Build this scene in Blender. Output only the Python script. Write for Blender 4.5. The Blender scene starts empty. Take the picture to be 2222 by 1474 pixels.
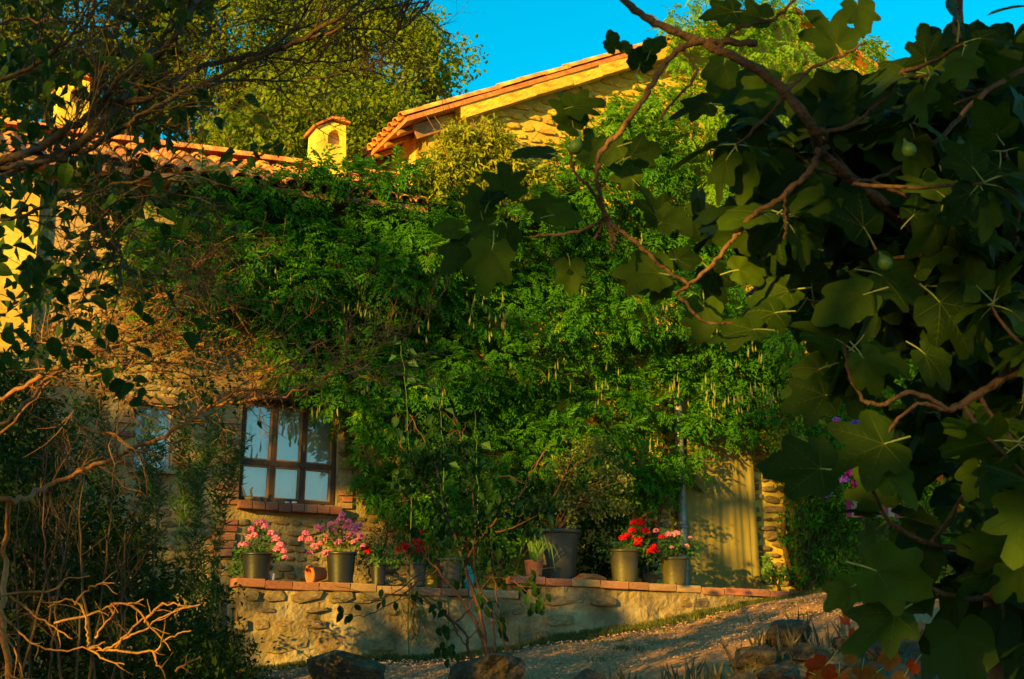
import bpy, math, random
import numpy as np
from mathutils import Matrix, Vector, noise as mnoise

rng = np.random.default_rng(11)
random.seed(5)
R = math.radians
scene = bpy.context.scene
COL = scene.collection

# ------------------------------------------------------------------ camera
F_PX, CX, CY = 3086.0, 1111.0, 737.0
PITCH = R(12)
EYE = 1.6
cam_d = bpy.data.cameras.new("camera")
cam_d.sensor_width = 36.0
cam_d.lens = 36.0 * F_PX / 2222.0
cam_d.clip_start = 0.05
cam_d.clip_end = 600
cam_d.dof.use_dof = True
cam_d.dof.focus_distance = 15.0
cam_d.dof.aperture_fstop = 14.0
cam = bpy.data.objects.new("camera", cam_d)
cam.location = (0, 0, EYE)
cam.rotation_euler = (R(90) + PITCH, 0, 0)
COL.objects.link(cam)
scene.camera = cam

# ------------------------------------------------------------------ light
SUN_EL, SUN_AZ = 12.0, 35.0        # elevation; degrees to the left of straight behind the camera
world = bpy.data.worlds.new("World")
scene.world = world
world.use_nodes = True
wn, wl = world.node_tree.nodes, world.node_tree.links
wn.clear()
sky = wn.new("ShaderNodeTexSky")
sky.sky_type = 'NISHITA'
sky.sun_disc = False
sky.sun_elevation = R(SUN_EL)
sky.sun_rotation = R(180 + SUN_AZ)
sky.air_density = 1.0
sky.dust_density = 0.3
sky.ozone_density = 2.0
hs = wn.new("ShaderNodeHueSaturation")
hs.inputs['Hue'].default_value = 0.468
hs.inputs['Saturation'].default_value = 1.6
hs.inputs['Value'].default_value = 1.15
bg = wn.new("ShaderNodeBackground")
bg.inputs['Strength'].default_value = 0.098
wo = wn.new("ShaderNodeOutputWorld")
wl.new(sky.outputs[0], hs.inputs['Color'])
wl.new(hs.outputs[0], bg.inputs[0])
wl.new(bg.outputs[0], wo.inputs[0])

sd = bpy.data.lights.new("sun", 'SUN')
sd.energy = 5.0
sd.angle = R(0.5)
sd.color = (1.0, 0.61, 0.07)
sun = bpy.data.objects.new("sun", sd)
# vector towards the sun
_a = R(SUN_AZ); _e = R(SUN_EL)
TO_SUN = Vector((-math.sin(_a) * math.cos(_e), -math.cos(_a) * math.cos(_e), math.sin(_e)))
sun.rotation_euler = TO_SUN.to_track_quat('Z', 'Y').to_euler()
sun.location = (-10, -10, 20)
COL.objects.link(sun)
scene.view_settings.view_transform = 'Standard'
scene.view_settings.look = 'None'
scene.view_settings.exposure = 1.25
scene.view_settings.gamma = 1.0
scene.cycles.max_bounces = 8
scene.cycles.diffuse_bounces = 4
scene.cycles.transmission_bounces = 4
scene.cycles.transparent_max_bounces = 6
scene.cycles.sample_clamp_indirect = 4.0

# ------------------------------------------------------------------ pixel -> world
def ray(px, py):
    x = (px - CX) / F_PX; y = -(py - CY) / F_PX
    c, s = math.cos(PITCH), math.sin(PITCH)
    return Vector((x, c - y * s, s + y * c))
def at(px, py, d):
    """the point seen at a pixel of the photograph, d metres ahead"""
    r = ray(px, py)
    return Vector((0, 0, EYE)) + r * (d / r.y)
YAW = R(24)
HO = Vector((0, 19.5, EYE))                       # origin of the house frame
HT = Vector((math.cos(YAW), math.sin(YAW), 0))    # along the front
HN = Vector((math.sin(YAW), -math.cos(YAW), 0))   # out of the front
def fac(px, py, v=0.0):
    """(u, w) where the pixel's ray meets the plane v metres in front of the house front"""
    r = ray(px, py); c = Vector((0, 0, EYE))
    t = ((HO + HN * v - c).dot(HN)) / r.dot(HN)
    p = c + r * t - HO
    return p.dot(HT), p.z
def H(u, v, w):
    return HO + HT * u + HN * v + Vector((0, 0, w))
def UV(x, y):
    dx, dy = x - HO.x, y - HO.y
    return dx * HT.x + dy * HT.y, dx * HN.x + dy * HN.y

# ------------------------------------------------------------------ mesh helpers
class MB:
    """collects geometry; build() links it as one mesh object"""
    def __init__(s): s.v = []; s.f = []; s.n = 0; s.t = []; s.m = []
    def add(s, v, f, tint=None, mi=0):
        v = np.asarray(v, dtype=np.float32).reshape(-1, 3)
        s.v.append(v)
        if isinstance(f, np.ndarray): s.f.append((f + s.n)); nf = len(f)
        else:
            s.f.append([tuple(i + s.n for i in q) for q in f]); nf = len(f)
        s.m.append(np.full(nf, mi, dtype=np.int32))
        if tint is None: tint = np.full(len(v), random.random(), dtype=np.float32)
        elif np.isscalar(tint): tint = np.full(len(v), tint, dtype=np.float32)
        s.t.append(np.asarray(tint, dtype=np.float32)); s.n += len(v)
        return s
    def box(s, c, d, rz=0.0, jit=0.0, mi=0):
        x, y, z = d[0] / 2, d[1] / 2, d[2] / 2
        v = np.array([[i * x, j * y, k * z] for k in (-1, 1) for j in (-1, 1) for i in (-1, 1)], dtype=float)
        if jit: v += rng.normal(0, jit, v.shape)
        if rz:
            cc, ss = math.cos(rz), math.sin(rz)
            v = v @ np.array([[cc, ss, 0], [-ss, cc, 0], [0, 0, 1]])
        v += np.array(c)
        s.add(v, [(0, 2, 3, 1), (4, 5, 7, 6), (0, 1, 5, 4), (2, 6, 7, 3), (0, 4, 6, 2), (1, 3, 7, 5)], mi=mi)
        return s
    def tube(s, pts, rad, n=6, tint=None, mi=0, cap=True):
        pts = np.array([tuple(p) for p in pts], dtype=float)
        k = len(pts)
        rad = np.interp(np.linspace(0, 1, k), np.linspace(0, 1, len(rad)), rad) if not np.isscalar(rad) else np.full(k, rad)
        tan = np.gradient(pts, axis=0); tan /= np.linalg.norm(tan, axis=1)[:, None] + 1e-9
        ref = np.array([0.13, 0.31, 0.94])
        a = np.cross(tan, ref); a /= np.linalg.norm(a, axis=1)[:, None] + 1e-9
        b = np.cross(tan, a)
        th = np.arange(n) * 2 * math.pi / n
        ring = a[:, None, :] * np.cos(th)[None, :, None] + b[:, None, :] * np.sin(th)[None, :, None]
        v = (pts[:, None, :] + ring * rad[:, None, None]).reshape(-1, 3)
        i = np.arange(k - 1)[:, None] * n; j = np.arange(n)[None, :]; j2 = (j + 1) % n
        q = np.stack([i + j, i + j2, i + n + j2, i + n + j], axis=-1).reshape(-1, 4)
        s.add(v, q, tint, mi)
        if cap: s.add(np.vstack([v[-n:], pts[-1:]]), np.array([(x, (x + 1) % n, n) for x in range(n)]), tint, mi)
        return s
    def lathe(s, prof, n=24, c=(0, 0, 0), mi=0, wob=0.0):
        th = np.arange(n) * 2 * math.pi / n
        v = []
        for r, z in prof:
            v.append(np.stack([r * np.cos(th), r * np.sin(th) * (1 - wob), np.full(n, z)], axis=1))
        v = np.concatenate(v) + np.array(c)
        i = np.arange(len(prof) - 1)[:, None] * n; j = np.arange(n)[None, :]; j2 = (j + 1) % n
        q = np.stack([i + j, i + j2, i + n + j2, i + n + j], axis=-1).reshape(-1, 4)
        return s.add(v, q, mi=mi)
    def leaves(s, P, A, N, L, W, fold=0.18, droop=0.12, tint=None, mi=0):
        P = np.asarray(P, float); A = np.asarray(A, float); N = np.asarray(N, float)
        n = len(P)
        A = A / (np.linalg.norm(A, axis=1)[:, None] + 1e-9)
        S = np.cross(A, N); S /= np.linalg.norm(S, axis=1)[:, None] + 1e-9
        N = np.cross(S, A)
        L = np.broadcast_to(np.asarray(L, float), (n,))[:, None]; W = np.broadcast_to(np.asarray(W, float), (n,))[:, None]
        v = np.stack([P, P + A * L * .45 + S * W * .5 + N * W * fold, P + A * L - N * L * droop, P + A * L * .45 - S * W * .5 + N * W * fold], axis=1).reshape(-1, 3)
        b = (np.arange(n) * 4)[:, None]
        q = np.concatenate([b + np.array([[0, 1, 2]]), b + np.array([[0, 2, 3]])], axis=0)
        if tint is None: tint = rng.random(n)
        return s.add(v, q, np.repeat(np.asarray(tint, float), 4), mi)
    def mesh(s, name, mats, smooth=False, off=None):
        me = bpy.data.meshes.new(name)
        V = np.concatenate(s.v).astype(np.float32)
        if off is not None: V = V - np.array(tuple(off), dtype=np.float32)
        loops, starts, cnt = [], [], 0
        for f in s.f:
            if isinstance(f, np.ndarray):
                loops.append(f.reshape(-1).astype(np.int32)); k = f.shape[1]
                starts.append(cnt + np.arange(len(f), dtype=np.int32) * k); cnt += f.size
            else:
                for q in f:
                    loops.append(np.array(q, dtype=np.int32)); starts.append(np.array([cnt], dtype=np.int32)); cnt += len(q)
        loops = np.concatenate(loops); starts = np.concatenate(starts)
        me.vertices.add(len(V)); me.vertices.foreach_set('co', V.ravel())
        me.loops.add(len(loops)); me.loops.foreach_set('vertex_index', loops)
        me.polygons.add(len(starts)); me.polygons.foreach_set('loop_start', starts.astype(np.int32))
        if not isinstance(mats, (list, tuple)): mats = [mats]
        for m in mats: me.materials.append(m)
        mi = np.concatenate(s.m)
        me.update(calc_edges=True)
        me.polygons.foreach_set('material_index', mi)
        me.polygons.foreach_set('use_smooth', np.full(len(starts), bool(smooth)))
        at_ = me.attributes.new('tint', 'FLOAT', 'POINT'); at_.data.foreach_set('value', np.concatenate(s.t).astype(np.float32))
        me.validate()
        return me
    def build(s, name, mats, parent=None, smooth=False, loc=None, off=None, kind=None):
        return put(name, s.mesh(name, mats, smooth, off), parent, loc, kind=kind)

def put(name, me, parent=None, loc=None, rot=None, scale=None, kind=None, mat4=None):
    o = bpy.data.objects.new(name, me)
    COL.objects.link(o)
    if parent is not None: o.parent = parent
    if mat4 is not None: o.matrix_local = mat4
    else:
        if loc is not None: o.location = loc
        if rot is not None: o.rotation_euler = rot
        if scale is not None: o.scale = scale
    if kind: o['kind'] = kind
    return o
def thing(name, label, cat, loc=(0, 0, 0), rz=0.0, group=None):
    o = bpy.data.objects.new(name, None); COL.objects.link(o)
    o.empty_display_size = .1
    o.location = loc; o.rotation_euler = (0, 0, rz)
    tag(o, label, cat, group); return o
def tag(o, label, cat, group=None, kind=None):
    o['label'] = label; o['category'] = cat
    if group: o['group'] = group
    if kind: o['kind'] = kind
    return o
def fbm(x, y, z=0.0, o=4, s=1.0):
    return mnoise.fractal(Vector((x * s, y * s, z * s)), 1.0, 2.0, o)
def mat_frame(p, a, nrm, s=1.0):
    """matrix with local Y along a and local Z near nrm"""
    a = Vector(a).normalized(); nrm = Vector(nrm)
    x = a.cross(nrm)
    if x.length < 1e-4: x = a.cross(Vector((.3, .9, .1)))
    x.normalize(); z = x.cross(a)
    m = Matrix(((x.x, a.x, z.x, 0), (x.y, a.y, z.y, 0), (x.z, a.z, z.z, 0), (0, 0, 0, 1)))
    return Matrix.Translation(p) @ m @ Matrix.Scale(s, 4)
def smooth_line(pts, k=6, jit=0.0):
    """Catmull-Rom through the points"""
    P = [Vector(p) for p in pts]
    if len(P) < 3: P = [P[0], (P[0] + P[-1]) / 2, P[-1]]
    P = [P[0] * 2 - P[1]] + P + [P[-1] * 2 - P[-2]]
    out = []
    for i in range(1, len(P) - 2):
        for j in range(k):
            t = j / k
            p = 0.5 * ((2 * P[i]) + (P[i + 1] - P[i - 1]) * t + (2 * P[i - 1] - 5 * P[i] + 4 * P[i + 1] - P[i + 2]) * t * t + (3 * P[i] - P[i - 1] - 3 * P[i + 1] + P[i + 2]) * t ** 3)
            if jit: p = p + Vector(rng.normal(0, jit, 3))
            out.append(p)
    out.append(P[-2]); return out

# ------------------------------------------------------------------ materials
def new_mat(name):
    m = bpy.data.materials.new(name); m.use_nodes = True
    nt = m.node_tree; nt.nodes.clear()
    return m, nt.nodes, nt.links
def surf(name, c1, c2, scale=6.0, rough=.85, bump=.3, bscale=None, c3=None, spec=.3, rnd=0.0, metal=0.0, detail=6, dist=.02, tint=False, stretch=None):
    m, n, l = new_mat(name)
    out = n.new('ShaderNodeOutputMaterial'); p = n.new('ShaderNodeBsdfPrincipled')
    tc = n.new('ShaderNodeTexCoord'); mp = n.new('ShaderNodeMapping')
    l.new(tc.outputs['Object'], mp.inputs[0])
    if stretch: mp.inputs['Scale'].default_value = stretch
    nz = n.new('ShaderNodeTexNoise'); nz.inputs['Scale'].default_value = scale; nz.inputs['Detail'].default_value = detail
    nz.inputs['Roughness'].default_value = .62
    l.new(mp.outputs[0], nz.inputs['Vector'])
    rp = n.new('ShaderNodeValToRGB'); e = rp.color_ramp.elements
    e[0].position = .32; e[0].color = (*c1, 1); e[1].position = .68; e[1].color = (*c2, 1)
    if c3: x = e.new(.5); x.color = (*c3, 1)
    l.new(nz.outputs[0], rp.inputs[0])
    col = rp.outputs[0]
    if rnd:
        oi = n.new('ShaderNodeObjectInfo'); src = oi.outputs['Random']
        if tint:
            at_ = n.new('ShaderNodeAttribute'); at_.attribute_name = 'tint'; src = at_.outputs['Fac']
        mr = n.new('ShaderNodeMapRange'); mr.inputs[3].default_value = 1 - rnd; mr.inputs[4].default_value = 1 + rnd
        l.new(src, mr.inputs[0])
        hv = n.new('ShaderNodeHueSaturation'); l.new(col, hv.inputs['Color']); l.new(mr.outputs[0], hv.inputs['Value'])
        m2 = n.new('ShaderNodeMapRange'); m2.inputs[3].default_value = .5 - rnd * .05; m2.inputs[4].default_value = .5 + rnd * .05
        sn = n.new('ShaderNodeMath'); sn.operation = 'FRACT'; ml = n.new('ShaderNodeMath'); ml.operation = 'MULTIPLY'; ml.inputs[1].default_value = 7.31
        l.new(src, ml.inputs[0]); l.new(ml.outputs[0], sn.inputs[0]); l.new(sn.outputs[0], m2.inputs[0]); l.new(m2.outputs[0], hv.inputs['Hue'])
        col = hv.outputs[0]
    l.new(col, p.inputs['Base Color'])
    p.inputs['Roughness'].default_value = rough; p.inputs['Specular IOR Level'].default_value = spec
    p.inputs['Metallic'].default_value = metal
    if bump:
        nb = n.new('ShaderNodeTexNoise'); nb.inputs['Scale'].default_value = bscale or scale * 4; nb.inputs['Detail'].default_value = 8
        l.new(mp.outputs[0], nb.inputs['Vector'])
        b = n.new('ShaderNodeBump'); b.inputs['Strength'].default_value = bump; b.inputs['Distance'].default_value = dist
        l.new(nb.outputs[0], b.inputs['Height']); l.new(b.outputs[0], p.inputs['Normal'])
    l.new(p.outputs[0], out.inputs[0])
    return m
def leafm(name, ca, cb, tr=.35, trc=None, rough=.55, spec=.12, mottle=0.0, mscale=30, obj=False):
    m, n, l = new_mat(name)
    out = n.new('ShaderNodeOutputMaterial'); p = n.new('ShaderNodeBsdfPrincipled')
    if obj:
        oi = n.new('ShaderNodeObjectInfo'); fac_ = oi.outputs['Random']
    else:
        a = n.new('ShaderNodeAttribute'); a.attribute_name = 'tint'; fac_ = a.outputs['Fac']
    mx = n.new('ShaderNodeMix'); mx.data_type = 'RGBA'
    mx.inputs[6].default_value = (*ca, 1); mx.inputs[7].default_value = (*cb, 1)
    l.new(fac_, mx.inputs[0]); col = mx.outputs[2]
    if mottle:
        tc = n.new('ShaderNodeTexCoord'); nz = n.new('ShaderNodeTexNoise'); nz.inputs['Scale'].default_value = mscale; nz.inputs['Detail'].default_value = 5
        l.new(tc.outputs['Object'], nz.inputs['Vector'])
        mr = n.new('ShaderNodeMapRange'); mr.inputs[1].default_value = .3; mr.inputs[2].default_value = .7; mr.inputs[3].default_value = 1 - mottle; mr.inputs[4].default_value = 1 + mottle
        l.new(nz.outputs[0], mr.inputs[0])
        hv = n.new('ShaderNodeHueSaturation'); l.new(col, hv.inputs['Color']); l.new(mr.outputs[0], hv.inputs['Value']); col = hv.outputs[0]
        b = n.new('ShaderNodeBump'); b.inputs['Strength'].default_value = .25; b.inputs['Distance'].default_value = .01
        l.new(nz.outputs[0], b.inputs['Height']); l.new(b.outputs[0], p.inputs['Normal'])
    l.new(col, p.inputs['Base Color'])
    p.inputs['Roughness'].default_value = rough; p.inputs['Specular IOR Level'].default_value = spec
    t = n.new('ShaderNodeBsdfTranslucent')
    if trc: t.inputs[0].default_value = (*trc, 1)
    else:
        g = n.new('ShaderNodeHueSaturation'); g.inputs['Hue'].default_value = .485; g.inputs['Value'].default_value = 1.7; l.new(col, g.inputs['Color']); l.new(g.outputs[0], t.inputs[0])
    ms = n.new('ShaderNodeMixShader'); ms.inputs[0].default_value = tr
    l.new(p.outputs[0], ms.inputs[1]); l.new(t.outputs[0], ms.inputs[2]); l.new(ms.outputs[0], out.inputs[0])
    return m

M = {}
M['stone'] = surf('rubble_stone', (.15, .095, .035), (.38, .26, .10), 5, .9, .8, 22, c3=(.26, .175, .07), rnd=.3)
M['mortar'] = surf('lime_mortar', (.24, .165, .065), (.40, .29, .125), 3.5, .95, .8, 28, c3=(.31, .22, .09), dist=.03)
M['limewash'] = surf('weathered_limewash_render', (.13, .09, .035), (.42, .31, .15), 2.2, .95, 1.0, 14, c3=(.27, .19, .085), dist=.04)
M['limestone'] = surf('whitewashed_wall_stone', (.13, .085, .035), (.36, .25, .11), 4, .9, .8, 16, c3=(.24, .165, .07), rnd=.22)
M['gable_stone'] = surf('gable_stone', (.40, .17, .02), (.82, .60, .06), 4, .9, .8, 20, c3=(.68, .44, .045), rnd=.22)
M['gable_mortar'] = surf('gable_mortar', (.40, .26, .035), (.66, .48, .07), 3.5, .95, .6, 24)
M['plaster'] = surf('ochre_plaster', (.6, .40, .04), (.84, .64, .07), 2.0, .95, .6, 14, c3=(.78, .58, .06))
M['bay'] = surf('sunny_ochre_render', (.50, .27, .04), (.80, .54, .09), 1.6, .95, .7, 12, c3=(.70, .43, .06))
M['oplaster'] = surf('orange_plaster', (.4, .22, .08), (.58, .38, .15), 2.5, .95, .4, 20)
M['brick'] = surf('old_brick', (.28, .09, .045), (.46, .19, .10), 9, .9, .5, 40, rnd=.28)
M['brickpale'] = surf('pale_brick', (.32, .17, .075), (.46, .27, .12), 9, .9, .5, 40, rnd=.2)
M['tile'] = surf('terracotta_roof_tile', (.42, .11, .025), (.66, .34, .08), 7, .9, .4, 40, c3=(.55, .21, .05), rnd=.25)
M['wood'] = surf('dark_window_timber', (.045, .026, .016), (.10, .055, .03), 12, .6, .3, 50, stretch=(1, 1, .2))
M['woodwarm'] = surf('eaves_timber', (.22, .10, .04), (.38, .2, .08), 10, .8, .3, 50)
M['curtain'] = surf('straw_coloured_door_cloth', (.18, .135, .028), (.27, .205, .048), 3, .9, .35, 90, c3=(.225, .17, .038), stretch=(2.2, 2.2, .35))
M['dark'] = surf('dark_interior', (.02, .015, .01), (.03, .02, .015), 3, .9, 0)
M['pipe'] = surf('grey_zinc_pipe', (.16, .17, .15), (.26, .27, .24), 8, .5, .15, metal=.3)
M['bark'] = surf('brown_bark', (.05, .03, .012), (.13, .075, .025), 14, .85, .6, 60)
M['twig'] = surf('dry_twig_bark', (.17, .075, .02), (.42, .19, .05), 14, .8, .5, 60, rnd=.2, tint=True)
M['figbark'] = surf('fig_bark', (.06, .03, .012), (.22, .11, .045), 9, .8, 1.0, 60, c3=(.12, .06, .025))
M['redstem'] = surf('reddish_stem', (.07, .028, .014), (.16, .06, .028), 14, .7, .3, 60)
M['greenstem'] = surf('green_stem', (.045, .09, .015), (.09, .15, .025), 14, .7, .2, 60)
M['petiole'] = surf('fig_leaf_stalk', (.26, .30, .06), (.36, .38, .09), 14, .6, .2, 60)
M['wist'] = leafm('wisteria_leaf', (.022, .11, .004), (.085, .25, .008), .36)
M['wist_y'] = leafm('young_wisteria_leaf', (.07, .2, .006), (.2, .36, .012), .35)
M['pod'] = surf('wisteria_pod', (.12, .13, .02), (.22, .20, .035), 20, .7, .2, rnd=.2)
M['maple'] = leafm('maple_leaf', (.03, .09, .003), (.24, .28, .006), .35)
M['maple2'] = leafm('olive_green_leaf', (.03, .07, .003), (.17, .18, .008), .35)
M['ivy'] = leafm('jasmine_leaf', (.14, .2, .01), (.42, .40, .03), .35)
M['elder'] = leafm('elder_leaf', (.010, .04, .003), (.035, .08, .006), .3, obj=True, mottle=.2, mscale=25)
M['elderf'] = leafm('elder_leaf_mass', (.012, .045, .006), (.045, .09, .012), .3)
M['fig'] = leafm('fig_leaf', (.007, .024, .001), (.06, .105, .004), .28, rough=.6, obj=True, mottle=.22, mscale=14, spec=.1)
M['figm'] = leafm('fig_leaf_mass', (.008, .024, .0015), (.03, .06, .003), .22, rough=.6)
M['vein'] = leafm('fig_leaf_vein', (.06, .085, .01), (.10, .12, .015), .2)
M['fruit'] = surf('green_fig', (.03, .08, .01), (.07, .14, .02), 12, .5, .1)
M['sap'] = leafm('sapling_leaf', (.010, .04, .005), (.03, .085, .010), .3)
M['sapo'] = leafm('drooping_sapling_leaf', (.008, .034, .005), (.025, .07, .009), .3, obj=True)
M['spike'] = leafm('feathery_leaf', (.022, .065, .012), (.05, .12, .022), .25)
M['varieg'] = leafm('speckled_shrub_leaf', (.06, .10, .015), (.26, .26, .06), .3)
M['darkbush'] = leafm('dark_bush_leaf', (.008, .024, .001), (.03, .055, .003), .25)
M['ger'] = leafm('geranium_leaf', (.03, .10, .015), (.10, .20, .03), .3)
M['aloe'] = leafm('strap_leaf', (.08, .18, .02), (.22, .32, .05), .3)
M['grass'] = leafm('grass_blade', (.05, .08, .015), (.16, .16, .04), .3)
M['dry'] = leafm('dry_grass_blade', (.14, .10, .04), (.30, .22, .09), .3)
M['pink'] = leafm('pink_petal', (.72, .14, .30), (.85, .36, .48), .3)
M['palepink'] = leafm('pale_pink_petal', (.75, .25, .30), (.85, .42, .42), .3)
M['red'] = leafm('red_petal', (.62, .008, .006), (.85, .015, .01), .25)
M['magenta'] = leafm('magenta_petal', (.55, .02, .18), (.75, .06, .30), .3)
M['violet'] = leafm('violet_petal', (.25, .05, .45), (.4, .12, .6), .3)
M['autumn'] = leafm('autumn_vine_leaf', (.20, .02, .004), (.26, .10, .012), .3)
M['potblack'] = surf('black_plastic', (.012, .012, .012), (.022, .021, .019), 6, .42, .08, spec=.5)
M['potgrey'] = surf('grey_brown_plastic', (.055, .042, .028), (.08, .062, .04), 6, .45, .1, spec=.5)
M['potolive'] = surf('olive_plastic', (.07, .055, .018), (.095, .075, .026), 6, .4, .1, spec=.5)
M['terra'] = surf('terracotta_pot_clay', (.36, .10, .04), (.5, .18, .07), 9, .85, .3)
M['teal'] = surf('teal_glaze', (.01, .16, .15), (.02, .26, .23), 6, .35, .1, spec=.5)
M['white'] = surf('white_ceramic', (.5, .5, .48), (.7, .7, .66), 8, .5, .1)
M['soil'] = surf('potting_soil', (.03, .02, .012), (.07, .05, .03), 30, 1, .8)
M['earth'] = surf('dry_earth', (.07, .045, .02), (.17, .11, .055), 1.8, 1, 1.0, 18, c3=(.11, .075, .035), dist=.05)
M['gravel'] = surf('pink_gravel', (.18, .085, .03), (.72, .35, .14), 26, .95, 1.0, 60, c3=(.44, .21, .085), dist=.03, detail=10)
M['rock'] = surf('field_boulder', (.05, .036, .018), (.17, .12, .06), 3, .95, .9, 12, c3=(.09, .065, .032), dist=.05, rnd=.2)
M['pebble'] = surf('gravel_pebble', (.26, .14, .07), (.62, .36, .2), 20, .9, .3, rnd=.3, tint=True)
M['cloth'] = surf('striped_cloth', (.30, .02, .07), (.38, .04, .10), 5, .9, .2)
M['clothp'] = surf('pale_cloth', (.30, .2, .13), (.36, .25, .17), 5, .9, .2)
M['net'] = surf('white_lace_curtain', (.74, .80, .82), (.86, .90, .92), 5, .95, .2, 60)
def glassm():
    m, n, l = new_mat('window_glass')
    out = n.new('ShaderNodeOutputMaterial'); g = n.new('ShaderNodeBsdfGlossy'); g.inputs['Roughness'].default_value = .03
    t = n.new('ShaderNodeBsdfTransparent'); fr = n.new('ShaderNodeFresnel'); fr.inputs[0].default_value = 1.7
    nz = n.new('ShaderNodeTexNoise'); nz.inputs['Scale'].default_value = 3; b = n.new('ShaderNodeBump'); b.inputs['Strength'].default_value = .06
    
    ad = n.new('ShaderNodeMath'); ad.operation = 'MULTIPLY_ADD'; ad.inputs[1].default_value = 1.0; ad.inputs[2].default_value = .08
    ms = n.new('ShaderNodeMixShader'); l.new(fr.outputs[0], ad.inputs[0]); l.new(ad.outputs[0], ms.inputs[0])
    l.new(t.outputs[0], ms.inputs[1]); l.new(g.outputs[0], ms.inputs[2]); l.new(ms.outputs[0], out.inputs[0])
    return m
M['glass'] = glassm()

# ------------------------------------------------------------------ terrain
uL, _ = fac(520, 1440, 1.3); uM, _ = fac(1100, 1400, 1.3); uR1, _ = fac(1480, 1330, 1.3); uR2, _ = fac(1722, 1290, 1.3)
def wz(px, py): return EYE + fac(px, py, 1.3)[1]
ZB = ([uL - 12, uL, uM, uR1, uR2, uR2 + 6], [wz(520, 1440) - .5, wz(520, 1452), wz(1100, 1408), wz(1480, 1338), wz(1722, 1288), wz(1722, 1288) + .35])
W_TERR = fac(1300, 1262, 1.3)[1]
ROCKPX = [(755, 1402, 11.5, 200), (1050, 1428, 11.0, 190), (1700, 1345, 11.6, 110), (1640, 1400, 11.0, 100), (1755, 1395, 11.0, 90), (1838, 1372, 11.4, 90), (1910, 1395, 11.0, 90), (1690, 1440, 10.2, 110), (1800, 1440, 10.4, 100), (1985, 1350, 11.6, 80), (1880, 1455, 10.0, 100)]
MOUNDS = []
for _x, _y, _d, _w in ROCKPX:      # earth heaped round each rock
    _c = at(_x, _y, _d); MOUNDS.append((_c.x, _c.y, _c.z - _w / 2 / F_PX * _d * .75))
def ground_z(x, y):
    u, v = UV(x, y)
    zb = np.interp(u, *ZB)
    z = zb - .075 * min(max(v - 1.3, 0), 7)
    if v > 8.3: z = z - .13 * (v - 8.3)
    z = max(z, -.3)
    # bank with rocks on the right of the path
    z += .5 * math.exp(-(((x - 3.3) / 1.5) ** 2 + ((y - 11.3) / 1.4) ** 2)) 
    z += .2 * math.exp(-(((x - 5.5) / 1.8) ** 2 + ((y - 14.5) / 1.6) ** 2))
    z += .25 * math.exp(-(((x + 3.4) / 1.5) ** 2 + ((y - 12) / 2.0) ** 2))
    if v < 1.1:
        k = min(1, (1.1 - v) / .3) if uL - .1 < u < uR2 + 8 else 0
        tz = EYE + W_TERR - .12
        z = z * (1 - k) + tz * k
    z += .05 * fbm(x, y, 0, 4, .7)
    if 8 < y < 14:
        for mx, my, mz in MOUNDS:
            d2 = ((x - mx) ** 2 + (y - my) ** 2) / .16
            if d2 < 6 and mz > z: z += (mz - z) * math.exp(-d2)
    return z
def terrain():
    gx = np.concatenate([np.linspace(-260, -14, 22), np.linspace(-13, 13, 131), np.linspace(14, 260, 22)])
    gy = np.concatenate([np.linspace(-200, -3, 20), np.linspace(-2, 24, 131), np.linspace(25, 320, 26)])
    V = np.array([[x, y, ground_z(x, y)] for y in gy for x in gx])
    nx, ny = len(gx), len(gy)
    i = np.arange(ny - 1)[:, None] * nx; j = np.arange(nx - 1)[None, :]
    q = np.stack([i + j, i + j + 1, i + nx + j + 1, i + nx + j], axis=-1).reshape(-1, 4)
    mb = MB(); mb.add(V, q, .5)
    mb.build('ground', M['earth'], smooth=True, kind='structure')
terrain()
def path():
    """gravel drive climbing to the right along the low wall"""
    mb = MB(); V = []; us = np.linspace(uL - 1.5, uR2 + 6, 90); n = 30
    for u in us:
        off = np.interp(u, [uL, uM, uR1, uR2, uR2 + 6], [2.6, 1.95, 1.75, 1.5, 1.2])
        wid = np.interp(u, [uL, uM, uR1, uR2], [5.6, 5.2, 4.6, 3.2])
        for k in range(n):
            e = .12 * fbm(u, k * .0 + (0 if k < n / 2 else 9), 3, 3, 1.3)
            v = off + wid * k / (n - 1) + e
            p = H(u, v, 0); z = ground_z(p.x, p.y)
            h = .025 if 0 < k < n - 1 else -.03
            V.append((p.x, p.y, z + h + .02 * fbm(p.x, p.y, 5, 3, 2.0)))
    m = len(us); i = np.arange(m - 1)[:, None] * n; j = np.arange(n - 1)[None, :]
    q = np.stack([i + j, i + n + j, i + n + j + 1, i + j + 1], axis=-1).reshape(-1, 4)
    mb.add(np.array(V), q, .5); mb.build('gravel_path', M['gravel'], smooth=True, kind='structure')
path()

# ------------------------------------------------------------------ stones
def stone_mesh(name, m, seed, n=9, flat=.35):
    """a rounded face stone 1 x 1 in x/z, its face towards -y"""
    r = np.random.default_rng(seed)
    th = (np.arange(n) + r.uniform(-.25, .25, n)) / n * 2 * math.pi
    k = 4.5
    rad = (np.abs(np.cos(th)) ** k + np.abs(np.sin(th)) ** k) ** (-1 / k) * .5 * r.uniform(.84, 1.02, n)
    V = []
    for sc, y in ((1.0, .25), (1.0, -.35), (.92, -.8), (.6, -1.0)):
        for a, q in zip(th, rad):
            V.append((q * sc * math.cos(a) + r.normal(0, .012), y + r.normal(0, .09), q * sc * math.sin(a) + r.normal(0, .012)))
    V.append((0, -1 + r.normal(0, .08), 0))
    F = []
    for ring in range(3):
        for j in range(n):
            a = ring * n + j; b = ring * n + (j + 1) % n
            F.append((a, b, b + n, a + n))
    for j in range(n): F.append((3 * n + j, 3 * n + (j + 1) % n, 4 * n))
    mb = MB(); mb.add(V, F, r.random())
    return mb.mesh(name, m, smooth=False)
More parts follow.
